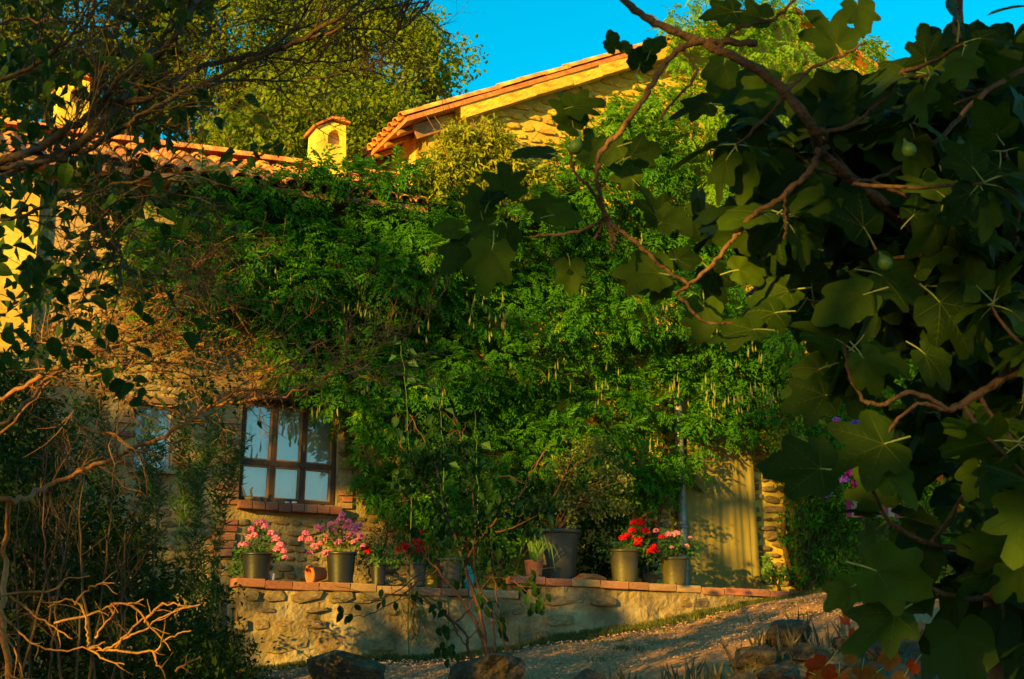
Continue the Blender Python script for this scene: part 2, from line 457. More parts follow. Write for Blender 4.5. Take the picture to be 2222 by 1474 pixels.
STONES = {k: [stone_mesh('stone', M[k], s) for s in range(12)] for k in ('stone', 'limestone', 'gable_stone')}
def brick_mesh(name, m, seed):
    r = np.random.default_rng(seed)
    v = []
    for z, s in ((-.5, .96), (-.38, 1), (.38, 1), (.5, .96)):
        for x, y in ((-.5, -.5), (.5, -.5), (.5, .5), (-.5, .5)):
            v.append((x * (1 if abs(z) < .4 else .97) + r.normal(0, .012), y * s + r.normal(0, .015), z + r.normal(0, .02)))
    F = [(0, 3, 2, 1), (12, 13, 14, 15)]
    for k in range(3):
        for j in range(4): F.append((k * 4 + j, k * 4 + (j + 1) % 4, k * 4 + 4 + (j + 1) % 4, k * 4 + 4 + j))
    mb = MB(); mb.add(v, F, r.random()); return mb.mesh(name, m)
VERGE = [brick_mesh('verge_stone', M['gable_stone'], 30 + s) for s in range(3)]
BRICKS = {k: [brick_mesh('brick', M[k], s) for s in range(5)] for k in ('brick', 'brickpale')}

def rubble(parent, kind, rects, holes, v, lo, hi, aspect=(1.3, 2.6), gap=.018, depth=.03, budget=300, fill=None, skip=0.0, inside=None):
    """irregular courses of single stones in the house frame; past the budget they join one mesh"""
    cnt = 0; rest = MB()
    for (u0, w0, u1, w1) in rects:
        w = w0
        while w < w1:
            h = rng.uniform(lo, hi); u = u0 - rng.uniform(0, .15)
            while u < u1:
                l = h * rng.uniform(*aspect); hh = h * rng.uniform(.75, 1.05)
                cu, cw = u + l / 2, w + h / 2 + rng.normal(0, .012)
                ok = all(not (a - l * .45 < cu < c + l * .45 and b - hh * .45 < cw < d + hh * .45) for a, b, c, d in holes)
                if inside and not inside(cu, cw): ok = False
                if ok and rng.random() > skip and cu + l * .3 < u1 + .1:
                    me = STONES[kind][rng.integers(12)]
                    dd = depth * rng.uniform(.5, 1.3)
                    T = Matrix.Translation((cu, -v, cw)) @ Matrix.Rotation(rng.normal(0, .11), 4, 'Y') @ Matrix.Diagonal((l - gap, dd, (hh - gap) * rng.uniform(.75, 1.1), 1))
                    if cnt < budget: put('stone', me, parent, mat4=T)
                    else:
                        vv = np.array([T @ q.co for q in me.vertices]); rest.add(vv, [tuple(p.vertices) for p in me.polygons])
                    cnt += 1
                u += l
            w += h
    if rest.n: rest.build('small_stones', M[kind], parent, smooth=True, kind='stuff')
    return cnt

def wall_grid(mb, u0, u1, w0, w1, v, thick, du=.12, amp=.015, holes=(), top=None):
    """front sheet with relief and openings, plus back, ends and top"""
    us = np.arange(u0, u1 + du, du); us[-1] = u1
    ws = np.arange(w0, w1 + du, du); ws[-1] = w1
    for a, b, c, d in holes:
        us = np.append(us, [a, c]); ws = np.append(ws, [b, d])
    us = np.unique(np.round(us, 4)); ws = np.unique(np.round(ws, 4))
    V = []; idx = {}
    F = []
    def vert(i, j):
        if (i, j) not in idx:
            u, w = us[i], ws[j]
            if top: w = w0 + (w - w0) * (top(u) - w0) / (w1 - w0)
            idx[(i, j)] = len(V); V.append((u, -v - amp * fbm(u, w, 2, 3, 2.2), w))
        return idx[(i, j)]
    for i in range(len(us) - 1):
        for j in range(len(ws) - 1):
            cu, cw = (us[i] + us[i + 1]) / 2, (ws[j] + ws[j + 1]) / 2
            if any(a < cu < c and b < cw < d for a, b, c, d in holes): continue
            F.append((vert(i, j), vert(i + 1, j), vert(i + 1, j + 1), vert(i, j + 1)))
    mb.add(V, F, .5)
    # back shell
    t0, t1 = (top(u0), top(u1)) if top else (w1, w1)
    y0, y1 = -v + .02, -v + thick
    mb.add([(u0, y0 - .02, w0), (u0, y1, w0), (u0, y1, t0), (u0, y0 - .02, t0), (u1, y0 - .02, w0), (u1, y1, w0), (u1, y1, t1), (u1, y0 - .02, t1)],
           [(0, 3, 2, 1), (4, 5, 6, 7)], .5)
    if top:
        n = 24; uu = np.linspace(u0, u1, n)
        vv = [(u, -v - .01, top(u)) for u in uu] + [(u, y1, top(u)) for u in uu]
        mb.add(vv, [(k, k + 1, n + k + 1, n + k) for k in range(n - 1)], .5)
    else: mb.add([(u0, -v - .01, w1), (u1, -v - .01, w1), (u1, y1, w1), (u0, y1, w1)], [(0, 1, 2, 3)], .5)
    for a, b, c, d in holes:   # reveals
        yf, yb = -v - .005, -v + .3
        mb.add([(a, yf, b), (c, yf, b), (c, yf, d), (a, yf, d), (a, yb, b), (c, yb, b), (c, yb, d), (a, yb, d)],
               [(0, 1, 5, 4), (1, 2, 6, 5), (2, 3, 7, 6), (3, 0, 4, 7)], .5)

# roof tile: half-barrel cover, local +y up the slope, length 0.45
def cover_mesh(name, m, seed, L=.46, r0=.095, r1=.08, up=1):
    r = np.random.default_rng(seed); n = 7; V = []
    for k, (y, rr) in enumerate(((0, r0), (L * .5, (r0 + r1) / 2), (L, r1))):
        for rad in (rr, rr - .016):
            for j in range(n):
                a = math.pi * j / (n - 1)
                V.append((rad * math.cos(a), y + r.normal(0, .002), up * rad * math.sin(a) * .85))
    F = []
    for k in range(2):
        o = k * 2 * n
        for j in range(n - 1):
            F.append((o + j, o + j + 1, o + 2 * n + j + 1, o + 2 * n + j))
            F.append((o + n + j, o + 3 * n + j, o + 3 * n + j + 1, o + n + j + 1))
    for o in (0, 4 * n):
        for j in range(n - 1): F.append((o + j, o + n + j, o + n + j + 1, o + j + 1))
    mb = MB(); mb.add(V, F, r.random()); return mb.mesh(name, m, smooth=True)
COVERS = [cover_mesh('tile', M['tile'], s) for s in range(5)]
CHANNELS = [cover_mesh('tile', M['tile'], 9 + s, r0=.08, r1=.09, up=-1) for s in range(2)]
# ------------------------------------------------------------------ the low wing of the farmhouse
FW0 = -2.0
u_left = fac(-260, 500)[0]
u_c = fac(915, 300)[0]                       # corner of the tall house
w_eave = fac(500, 400)[1]
u_end = fac(1700, 1200)[0] 
wing = thing('farmhouse_wing', 'low rubble stone farmhouse wing with clay tile eaves, chimney and timber window', 'house', tuple(HO), YAW)
wu0, _ = fac(522, 980); wu1, _ = fac(733, 1000); _, ww0 = fac(628, 1093); _, ww1 = fac(628, 872)
su0, _ = fac(293, 950); su1, _ = fac(374, 950); _, sw0 = fac(330, 1018); _, sw1 = fac(330, 878)
mb = MB(); wall_grid(mb, u_left, u_c - .02, FW0, w_eave, 0, .5, .14, .02, [(wu0, ww0, wu1, ww1), (su0, sw0, su1, sw1)])
mb.build('wall', M['mortar'], wing, smooth=False)
mb = MB(); mb.box(((u_left + u_c) / 2, 4.0, (w_eave + FW0) / 2 - .1), (u_c - u_left - .1, .3, w_eave - FW0)); mb.build('rear_wall', M['mortar'], wing)
# stones where the climber leaves the wall bare
def rect(x0, y0, x1, y1, v=0.0):
    a, b = fac(x0, y1, v); c, d = fac(x1, y0, v); return (a, b, c, d)
holes = [(wu0 - .17, ww0 - .17, wu1 + .14, ww1 + .1), (su0 - .24, sw0 - .12, su1 + .15, sw1 + .12)]
rubble(wing, 'stone', [rect(190, 700, 520, 1290), rect(735, 930, 900, 1270), rect(500, 640, 600, 870), rect(520, 1110, 740, 1262)], holes, .005, .085, .15, budget=295, depth=.02, gap=.022)
# brick quoins left of the windows
def brickcol(parent, u, w0, w1, long_, short, v=.01, lay=.085, mk='brick', miss=.15):
    w = w0; k = 0
    while w < w1:
        l = long_ if k % 2 else short
        if rng.random() > miss:
            put('brick', BRICKS['brickpale' if rng.random() < .35 else mk][rng.integers(5)], parent, mat4=Matrix.Translation((u - l / 2, -v + .02, w + lay / 2)) @ Matrix.Rotation(rng.normal(0, .02), 4, 'Y') @ Matrix.Diagonal((l, .1, lay - .018, 1)))
        w += lay; k += 1
brickcol(wing, wu0 - .012, fac(500, 1200)[1], ww1, .26, .15)
brickcol(wing, su0 - .012, sw0 - .05, sw1, .24, .15)
brickcol(wing, wu1 + .2, ww0 - .3, ww1, .18, .13, miss=.25)
u_, w_ = fac(480, 1165)
for k in range(3):
    put('brick', BRICKS['brick'][k], wing, mat4=Matrix.Translation((u_ + .02, -.02, w_ - k * .1)) @ Matrix.Diagonal((.28 - .03 * k, .1, .085, 1)))
def quad_frame(mb, u0, w0, u1, w1, t, y0, y1):
    for c, d in ((((u0 + u1) / 2, (y0 + y1) / 2, w0 + t / 2), (u1 - u0, y1 - y0, t)), (((u0 + u1) / 2, (y0 + y1) / 2, w1 - t / 2), (u1 - u0, y1 - y0, t)),
                 ((u0 + t / 2, (y0 + y1) / 2, (w0 + w1) / 2), (t, y1 - y0, w1 - w0 - 2 * t - .002)), ((u1 - t / 2, (y0 + y1) / 2, (w0 + w1) / 2), (t, y1 - y0, w1 - w0 - 2 * t - .002))):
        mb.box(c, d)
# main window
win = bpy.data.objects.new('window', None); COL.objects.link(win); win.parent = wing
cu, cw = (wu0 + wu1) / 2, (ww0 + ww1) / 2
win.location = (cu, .1, cw); win.rotation_euler = (0, R(1.4), 0)
hw, hh = (wu1 - wu0) / 2, (ww1 - ww0) / 2
mb = MB(); quad_frame(mb, -hw + .005, -hh + .005, hw - .005, hh - .005, .055, -.035, .035); mb.build('window_frame', M['wood'], win)
cols = [-hw + .055, -hw + 2 * hw * .345, -hw + 2 * hw * .655, hw - .055]
ysplit = ww0 + (ww1 - ww0) * .385 - cw
mb = MB(); mb.box((0, 0, ysplit), (2 * hw - .115, .075, .07)); mb.build('transom', M['wood'], win)
for k in (1, 2):
    for a, b in ((-hh + .056, ysplit - .036), (ysplit + .036, hh - .056)):
        mb = MB(); mb.box((cols[k], 0, (a + b) / 2), (.062, .06, b - a)); mb.build('mullion', M['wood'], win)
for (a, b) in ((-hh + .056, ysplit - .036), (ysplit + .036, hh - .056)):
    for k in range(3):
        x0 = cols[k] + (.032 if k else .002); x1 = cols[k + 1] - (.032 if k < 2 else .002)
        mb = MB(); quad_frame(mb, x0, a, x1, b, .018, -.022, .012); mb.build('glazing_bar', M['woodwarm'], win)
        mb = MB(); mb.box(((x0 + x1) / 2, .016, (a + b) / 2), (x1 - x0 - .004, .004, b - a - .004)); mb.build('pane', M['glass'], win)
# net curtain just behind, with folds
mb = MB(); n = 90; xs = np.linspace(-hw, hw, n); V = [(x, .10 + .006 * math.sin(x * 30), z) for z in (-hh, hh) for x in xs]
mb.add(V, [(k, k + 1, n + k + 1, n + k) for k in range(n - 1)], .5); mb.build('net_curtain', M['net'], win, smooth=True)
# timber lintel and brick sill
mb = MB(); mb.box((cu + .02, -.03, ww1 + .06), (wu1 - wu0 + .32, .2, .13), jit=.006); mb.build('lintel', M['wood'], wing)
sill = bpy.data.objects.new('window_sill', None); COL.objects.link(sill); sill.parent = wing
sill.location = (cu, 0, ww0 - .062); sill.rotation_euler = (0, R(1.6), 0)
nb = 8; L = (wu1 - wu0 + .06) / nb
for k in range(nb): put('brick', BRICKS['brick'][k % 5], sill, mat4=Matrix.Translation((-L * nb / 2 + L * (k + .5), -.05, rng.normal(0, .003))) @ Matrix.Diagonal((L - .012, .24, .1, 1)))
# small window
w2 = bpy.data.objects.new('window', None); COL.objects.link(w2); w2.parent = wing
w2.location = ((su0 + su1) / 2, .16, (sw0 + sw1) / 2)
a, b = (su1 - su0) / 2, (sw1 - sw0) / 2
mb = MB(); quad_frame(mb, -a + .004, -b + .004, a - .004, b - .004, .035, -.02, .02); mb.build('window_frame', M['white'], w2)
mb = MB(); mb.box((0, .0, 0), (2 * a - .075, .004, 2 * b - .075)); mb.build('pane', M['glass'], w2)
mb = MB(); mb.add([(-a, .06, -b), (a, .06, -b), (a, .06, b), (-a, .06, b)], [(0, 1, 2, 3)], .5); mb.build('net_curtain', M['net'], w2)
mb = MB(); mb.box(((su0 + su1) / 2, -.02, sw1 + .05), (su1 - su0 + .3, .16, .09), jit=.004); mb.build('lintel', M['woodwarm'], wing)
mb = MB(); mb.box(((su0 + su1) / 2, -.03, sw0 - .035), (su1 - su0 + .12, .2, .06), jit=.003); mb.build('window_sill', M['stone'], wing)
# far-left plastered bay that stands forward
pu, _ = fac(88, 420, .14)
mb = MB(); wall_grid(mb, u_left - 1.5, pu, FW0, fac(40, 350, .14)[1], .14, .6, .2, .012); mb.build('plastered_bay', M['bay'], wing)
a_, b_, c_, d_ = rect(92, 380, 262, 690, .03)
mb = MB(); wall_grid(mb, a_, c_, b_, min(d_, w_eave - .15), .012, .04, .15, .012); mb.build('render_patch', M['oplaster'], wing)
# roof of the wing
roof = bpy.data.objects.new('roof', None); COL.objects.link(roof); roof.parent = wing
SL = R(25); eave_y = -.42
w_top0 = w_eave + .02
mb = MB()
u0r, u1r = u_left - 1.2, u_c - .05
run = 1.75; th = .09
y1r = eave_y + run
mb.add([(u0r, eave_y, w_top0 - .12), (u1r, eave_y, w_top0 - .12), (u1r, y1r, w_top0 - .12 + run * math.tan(SL)), (u0r, y1r, w_top0 - .12 + run * math.tan(SL)),
        (u0r, eave_y, w_top0 - .2), (u1r, eave_y, w_top0 - .2), (u1r, y1r + 2.6, w_top0 - .2), (u0r, y1r + 2.6, w_top0 - .2)],
       [(0, 1, 2, 3), (4, 7, 6, 5), (0, 4, 5, 1), (3, 2, 6, 7)], .5)
mb.build('roof_deck', M['woodwarm'], roof)
pitch_t = .225; ncol = int((u1r - fac(150, 380)[0]) / pitch_t)
rows = 5
for i in range(ncol):
    u = u1r - pitch_t * (i + .5)
    for j in range(rows):
        y = eave_y - .06 + j * .40
        z = w_top0 - .06 + (y - eave_y) * math.tan(SL)
        Rr = Matrix.Rotation(SL, 4, 'X') @ Matrix.Rotation(rng.normal(0, .03), 4, 'Z')
        T = Matrix.Translation((u + rng.normal(0, .006), y + rng.normal(0, .015), z + .0 + rng.normal(0, .006)))
        if len(roof.children) < 285: put('tile', COVERS[rng.integers(5)], roof, mat4=T @ Rr)
        if j == 0: put('tile', CHANNELS[rng.integers(2)], roof, mat4=Matrix.Translation((u + pitch_t / 2, y + .03, z + .035)) @ Rr)
mb = MB()     # channels under the covers, joined corrugated bed
n = 400; us = np.linspace(u0r, u1r, n); V = []
for s_, y in enumerate(np.linspace(eave_y - .02, y1r, 8)):
    for u in us: V.append((u, y, w_top0 - .07 + (y - eave_y) * math.tan(SL) + .03 * math.cos((u1r - u) / pitch_t * 2 * math.pi + math.pi)))
i = np.arange(7)[:, None] * n; j = np.arange(n - 1)[None, :]
mb.add(np.array(V), np.stack([i + j, i + j + 1, i + n + j + 1, i + n + j], axis=-1).reshape(-1, 4), .5)
mb.build('channel_tiles', M['tile'], roof, smooth=True)
zr = w_top0 - .02 + run * math.tan(SL)
k = 0; u = fac(-60, 380)[0]
while u < u1r - .3:
    put('ridge_tile', COVERS[k % 5], roof, mat4=Matrix.Translation((u, y1r - .05, zr + rng.normal(0, .01))) @ Matrix.Rotation(R(-90), 4, 'Z') @ Matrix.Rotation(R(3), 4, 'X') @ Matrix.Diagonal((1.5, 1.05, 1.4, 1)))
    u += .42; k += 1
# plank fascia
mb = MB(); mb.box(((u0r + u1r) / 2, eave_y + .06, w_top0 - .16), (u1r - u0r, .03, .1)); mb.build('fascia', M['woodwarm'], roof)
for k in range(16):
    mb = MB(); mb.box((u1r - .3 - k * .62, eave_y / 2 + .03, w_top0 - .26), (.09, abs(eave_y) - .02, .11)); mb.build('rafter', M['wood'], roof)

# chimneys
def chimney(cx, cy, base, W, Hh, D, parent):
    ch = bpy.data.objects.new('chimney', None); COL.objects.link(ch); ch.parent = parent
    ch.location = (cx, cy, base)
    wb, wt = W * 1.06, W * .92; sh = Hh * .83; pk = Hh * .92; shr = Hh * .90
    px_ = .02 * W
    mb = MB()
    outer = [(-wb / 2, 0), (wb / 2, 0), (wt / 2, shr), (px_, pk), (-wt / 2, sh)]
    hx, hz, hw_, hh_ = .12 * W, Hh * .70, W * .23, Hh * .08
    arch = [(hx - hw_, hz - hh_), (hx + hw_, hz - hh_)] + [(hx + hw_ * math.cos(a), hz + hh_ * 1.5 * math.sin(a)) for a in np.linspace(0, math.pi, 7)]
    V = [(x, -D / 2, z) for x, z in outer] + [(x, -D / 2, z) for x, z in arch] + [(x, -D / 2 + .12, z) for x, z in arch] + [(x, D / 2, z) for x, z in outer]
    o, a0, b0, c0 = 0, 5, 5 + len(arch), 5 + 2 * len(arch)
    F = [(0, 1, a0 + 1, a0), (1, 2, a0 + 3, a0 + 2, a0 + 1), (2, 3, a0 + 6, a0 + 5, a0 + 4, a0 + 3), (3, 4, a0 + 8, a0 + 7, a0 + 6), (4, 0, a0, a0 + 8)]
    na = len(arch)
    F += [(a0 + j, a0 + (j + 1) % na, b0 + (j + 1) % na, b0 + j) for j in range(na)]
    F += [(0, 4, c0 + 4, c0), (1, c0 + 1, c0 + 2, 2), (2, c0 + 2, c0 + 3, 3), (4, 3, c0 + 3, c0 + 4), (c0, c0 + 4, c0 + 3, c0 + 2, c0 + 1)]
    mb.add(V, F, .5); mb.build('chimney_stack', M['plaster'], ch)
    mb = MB(); mb.add([(x, -D / 2 + .12, z) for x, z in arch], [tuple(range(na))], .5); mb.build('flue_opening', M['oplaster'], ch)
    def slab(p, q, t, name):
        dx, dz = q[0] - p[0], q[1] - p[1]; L = math.hypot(dx, dz)
        mb = MB(); mb.box((0, 0, 0), (L, D + .1, t), jit=.003)
        put(name, mb.mesh(name, M['tile']), ch, mat4=Matrix.Translation(((p[0] + q[0]) / 2, 0, (p[1] + q[1]) / 2)) @ Matrix.Rotation(-math.atan2(dz, dx), 4, 'Y'))
    slab((-wt / 2 - .06, sh - .03 + .02), (px_ - .02, pk + .05), .03, 'cap_slab')
    slab((px_ + .0, pk + .055), (wt / 2 + .05, shr + .045), .03, 'cap_slab')
    mb = MB(); mb.box((px_ + .10, 0, pk + .085), (W * .42, D * .8, .05), jit=.004); mb.build('cap_brick', M['tile'], ch)
cu_, cw_ = fac(707, 392, -1.2); _, ct_ = fac(707, 262, -1.2)
chimney(cu_, 1.2, cw_ - .2, .47, ct_ - cw_ + .2, .42, wing)
cu_, cw_ = fac(150, 300, -1.8); _, ct_ = fac(150, 165, -1.8)
chimney(cu_, 1.8, cw_ - .3, .44, ct_ - cw_ + .3, .42, wing)

# ------------------------------------------------------------------ the tall gabled house
tall = thing('gabled_house', 'tall stone gable house with stepped clay tile verge and cloth-covered doorway', 'house', tuple(HO), YAW)
gu0, gw0 = fac(930, 262); gu1, gw1 = fac(1440, 112)
slope = (gw1 - gw0) / (gu1 - gu0)
u_ridge = fac(1700, 60)[0]; u_far = 2 * u_ridge - gu0
def gtop(u): return gw0 + slope * (min(u, 2 * u_ridge - u) - gu0)
du0, _ = fac(1497, 1100); du1, _ = fac(1612, 1100); _, dw1 = fac(1560, 935); dw0 = W_TERR - .1
Nb = 40
mb = MB()
wall_grid(mb, gu0, du0, FW0, gtop(gu0), 0, .5, .15, .02, top=lambda u: gtop(u))
wall_grid(mb, du0, du1, dw1, gtop(du0), 0, .5, .15, .02, top=lambda u: gtop(u))
wall_grid(mb, du1, u_ridge, FW0, gtop(u_ridge), 0, .5, .15, .02, top=lambda u: gtop(u))
wall_grid(mb, u_ridge, u_far, FW0, gtop(u_ridge), 0, .5, .15, .02, top=lambda u: gtop(u))
D_T = 6.5
mb.add([(gu0, 0, FW0), (gu0, D_T, FW0), (gu0, D_T, gw0), (gu0, 0, gw0)], [(0, 3, 2, 1)], .5)
mb.add([(gu0, D_T, FW0), (u_far, D_T, FW0), (u_far, D_T, gw0), (u_ridge, D_T, gtop(u_ridge)), (gu0, D_T, gw0)], [(4, 3, 2, 1, 0)], .5)
mb.add([(u_far, 0, FW0), (u_far, D_T, FW0), (u_far, D_T, gw0), (u_far, 0, gw0)], [(0, 1, 2, 3)], .5)
mb.add([(du0, .3, dw0), (du1, .3, dw0), (du1, .3, dw1), (du0, .3, dw1)], [(0, 1, 2, 3)], .5)
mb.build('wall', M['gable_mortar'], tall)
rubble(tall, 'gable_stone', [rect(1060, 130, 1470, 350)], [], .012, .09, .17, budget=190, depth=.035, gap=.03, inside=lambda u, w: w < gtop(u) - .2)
rubble(tall, 'stone', [rect(1395, 1040, 1492, 1262), rect(1622, 960, 1740, 1275)], [], .012, .10, .18, budget=100, depth=.035, gap=.03)
troof = bpy.data.objects.new('roof', None); COL.objects.link(troof); troof.parent = tall
ov = .28
mb = MB(); su = .42                       # overhang past the side wall
for sgn in (1, -1):
    ua, ub = (gu0 - su, u_ridge) if sgn > 0 else (u_far + su, u_ridge)
    za, zb = gw0 - slope * su, gtop(u_ridge)
    V = [(ua, -ov, za + .02), (ub, -ov, zb + .02), (ub, D_T + .3, zb + .02), (ua, D_T + .3, za + .02)]
    V += [(x, y, z + .07) for x, y, z in V]
    mb.add(V, [(0, 3, 2, 1), (4, 5, 6, 7), (0, 1, 5, 4), (3, 7, 6, 2), (0, 4, 7, 3)], .5)
mb.build('roof_deck', M['tile'], troof)
ang = math.atan(slope)
def tall_tile(s, y, j=0, me=None):   # s = metres up the slope from the eave
    u = gu0 - su + s * math.cos(ang); z = gw0 - slope * su + s * math.sin(ang) + .115
    # cover axis runs up the slope (+u)
    m = Matrix.Translation((u, y, z + rng.normal(0, .005))) @ Matrix.Rotation(-ang, 4, 'Y') @ Matrix.Rotation(R(-90) + rng.normal(0, .03), 4, 'Z')
    put('tile', me or COVERS[rng.integers(5)], troof, mat4=m)
for k in range(22):
    y = -ov + .08 + k * .225
    for j in range(3): tall_tile(-.07 + j * .40, y)
    u = gu0 - su - .04; z = gw0 - slope * su + .10
    put('tile', CHANNELS[k % 2], troof, mat4=Matrix.Translation((u, y + .11, z + .06)) @ Matrix.Rotation(-ang, 4, 'Y') @ Matrix.Rotation(R(-90), 4, 'Z'))
nrake = int((u_ridge - gu0) / math.cos(ang) / .40)
for j in range(3, nrake + 1):
    for k in range(2): tall_tile(-.07 + j * .40 + rng.normal(0, .02), -ov + .08 + k * .225)
# verge course of mortared stone along the rake, and boards under the side eave
for j in range(int((u_ridge - gu0 - .1) / .55)):
    u = gu0 + .72 + .55 * j; z = gtop(u) - .06
    if u < u_ridge - .2: put('verge_stone', VERGE[j % 3], tall, mat4=Matrix.Translation((u, -.14, z - .0)) @ Matrix.Rotation(-ang + rng.normal(0, .008), 4, 'Y') @ Matrix.Diagonal((rng.uniform(.58, .7), rng.uniform(.22, .27), rng.uniform(.17, .21), 1)))
for k in range(9):
    y = .1 + k * .55
    mb = MB(); mb.box((0, 0, 0), (su * 1.05, .12, .05)); put('eaves_board', mb.mesh('eaves_board', M['woodwarm']), tall, mat4=Matrix.Translation((gu0 - su / 2, y, gw0 - slope * su / 2 - .03)) @ Matrix.Rotation(-ang, 4, 'Y'))
mb = MB(); mb.box((0, 0, 0), (.42, .05, .2)); put('barge_board', mb.mesh('barge_board', M['woodwarm']), tall, mat4=Matrix.Translation((gu0 - .03, -.06, gw0 - .14)) @ Matrix.Rotation(-ang, 4, 'Y'))
# zinc drainpipe left of the door
pu_, _ = fac(1482, 1150, .12); mb = MB()
mb.tube([(pu_, -.12, dw0), (pu_, -.12, dw0 + .6), (pu_ - .01, -.12, dw0 + 1.2), (pu_ - .03, -.12, dw1 + .6)], .065, 12)
for z in (.35, .95): mb.lathe([(.066, z - .03), (.074, z - .03), (.074, z + .03), (.066, z + .03)], 12, (pu_, -.12, dw0))
mb.build('drainpipe', M['pipe'], tall, smooth=True)
mb = MB(); mb.box(((du0 + du1) / 2, -.02, dw1 + .07), (du1 - du0 + .3, .2, .14), jit=.005); mb.build('door_lintel', M['wood'], tall)

# cloth hung over the doorway
cloth = thing('door_curtain', 'straw-coloured cloth curtain hanging over the doorway with a sewn-on lower patch', 'curtain', tuple(H((du0 + du1) / 2, .12, dw0)), YAW)
cw2 = (du1 - du0) / 2 + .1; chh = dw1 - dw0 + .05; n, m_ = 90, 14
V = []
for j in range(m_):
    z = chh * j / (m_ - 1)
    for i in range(n):
        x = -cw2 + 2 * cw2 * i / (n - 1)
        lean = .08 * (1 - j / (m_ - 1)) * (x / cw2)
        am = .007 + .005 * (1 - j / m_)
        V.append((x + lean, am * math.sin(x * 21 + .5 * math.sin(z * 2)) + .004 * math.sin(x * 57 + z) - .008 * abs(math.sin(x * 4.2)), z + .012 * math.sin(x * 9)))
i = np.arange(m_ - 1)[:, None] * n; j = np.arange(n - 1)[None, :]
q = np.stack([i + j, i + j + 1, i + n + j + 1, i + n + j], axis=-1).reshape(-1, 4)
mb = MB(); mb.add(np.array(V), q, .5); mb.build('cloth', M['curtain'], cloth, smooth=True)
Vp = np.array(V).reshape(m_, n, 3)[:9, 33:80].copy(); Vp[:, :, 1] -= .008
mm, nn = Vp.shape[:2]; i = np.arange(mm - 1)[:, None] * nn; j = np.arange(nn - 1)[None, :]
mb = MB(); mb.add(Vp.reshape(-1, 3), np.stack([i + j, i + j + 1, i + nn + j + 1, i + nn + j], axis=-1).reshape(-1, 4), .5); mb.build('sewn_patch', M['curtain'], cloth, smooth=True)
mb = MB(); mb.tube([(-cw2 - .05, 0, chh + .01), (cw2 + .05, 0, chh + .01)], .014, 8); mb.build('curtain_rod', M['wood'], cloth)

# ------------------------------------------------------------------ retaining wall with brick coping
V1 = 1.3
ret = thing('retaining_wall', 'low limewashed rubble wall with red brick coping below the pots', 'wall', tuple(HO), YAW)
la, lwa = fac(518, 1256, V1); lb, lwb = fac(1133, 1284, V1); ra, rwa = fac(1128, 1250, V1); rb, rwb = fac(1730, 1284, V1)
lb = ra
def topL(u): return lwa + (lwb - lwa) * (u - la) / (lb - la) - .1
def topR(u): return rwa + (rwb - rwa) * (u - ra) / (rb - ra) - .1
mb = MB()
wall_grid(mb, la, lb, -1.2, topL(la), V1, .4, .1, .05, top=topL)
wall_grid(mb, ra, rb, -1.2, topR(ra), V1, .4, .1, .05, top=topR)
mb.add([(la, -V1, -1.2), (la, 0, -1.2), (la, 0, topL(la)), (la, -V1, topL(la))], [(0, 3, 2, 1)], .5)
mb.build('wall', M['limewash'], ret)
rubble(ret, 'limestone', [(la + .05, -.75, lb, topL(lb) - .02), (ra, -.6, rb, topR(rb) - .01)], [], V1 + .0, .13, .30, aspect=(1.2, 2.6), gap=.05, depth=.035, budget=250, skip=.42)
def coping(u0, u1, top):
    u = u0 - .04
    while u < u1 - .05:
        l = min(rng.uniform(.3, .42), u1 - u)
        w = top(u + l / 2) + .05
        a = math.atan((top(u + l) - top(u)) / l)
        k = 'brickpale' if rng.random() < .22 else 'brick'
        put('coping_brick', BRICKS[k][rng.integers(5)], ret, mat4=Matrix.Translation((u + l / 2, -V1 + .13, w + rng.normal(0, .004))) @ Matrix.Rotation(-a, 4, 'Y') @ Matrix.Diagonal((l - .012, .36, .095, 1)))
        u += l
coping(la, lb, topL); coping(ra - .03, rb, topR)
def ledge_w(u): return (topL(u) if u < ra - .04 else topR(u)) + .1
# terrace slab behind the coping (paving strip)
mb = MB(); mb.box(((la + lb) / 2, -.5, topL(lb) - .05 + .03), (lb - la - .02, .95, .1)); mb.box(((ra + rb) / 2, -.5, topR(rb) + .02), (rb - ra, .95, .12))
mb.build('terrace_slab', M['mortar'], ret)

# ================================================================== planting
def unit(n):
    v = rng.normal(0, 1, (n, 3)); return v / np.linalg.norm(v, axis=1)[:, None]
def clump_leaves(mb, centres, radii, per, L, W, up=.5, out=.6, squash=.8, tint0=0.0, tint1=1.0, droop=.3):
    """leaf-sized faces spread through balls round the centres; normals lean up and outwards"""
    C = np.repeat(np.asarray(centres, float), per, axis=0); Rr = np.repeat(np.asarray(radii, float), per)
    d = unit(len(C)); rad = rng.random(len(C)) ** .5
    off = d * (Rr * rad)[:, None]; off[:, 2] *= squash
    N = unit(len(C)) * .7 + d * out; N[:, 2] += up
    A = unit(len(C)) + d * .6; A[:, 2] -= droop
    sz = rng.uniform(.7, 1.25, len(C))
    ct = np.repeat(rng.random(len(centres)), per)
    t = np.clip(.45 * ct + .55 * rng.random(len(C)), 0, 1) * (tint1 - tint0) + tint0
    mb.leaves(C + off, A, N, L * sz, W * sz, tint=t)

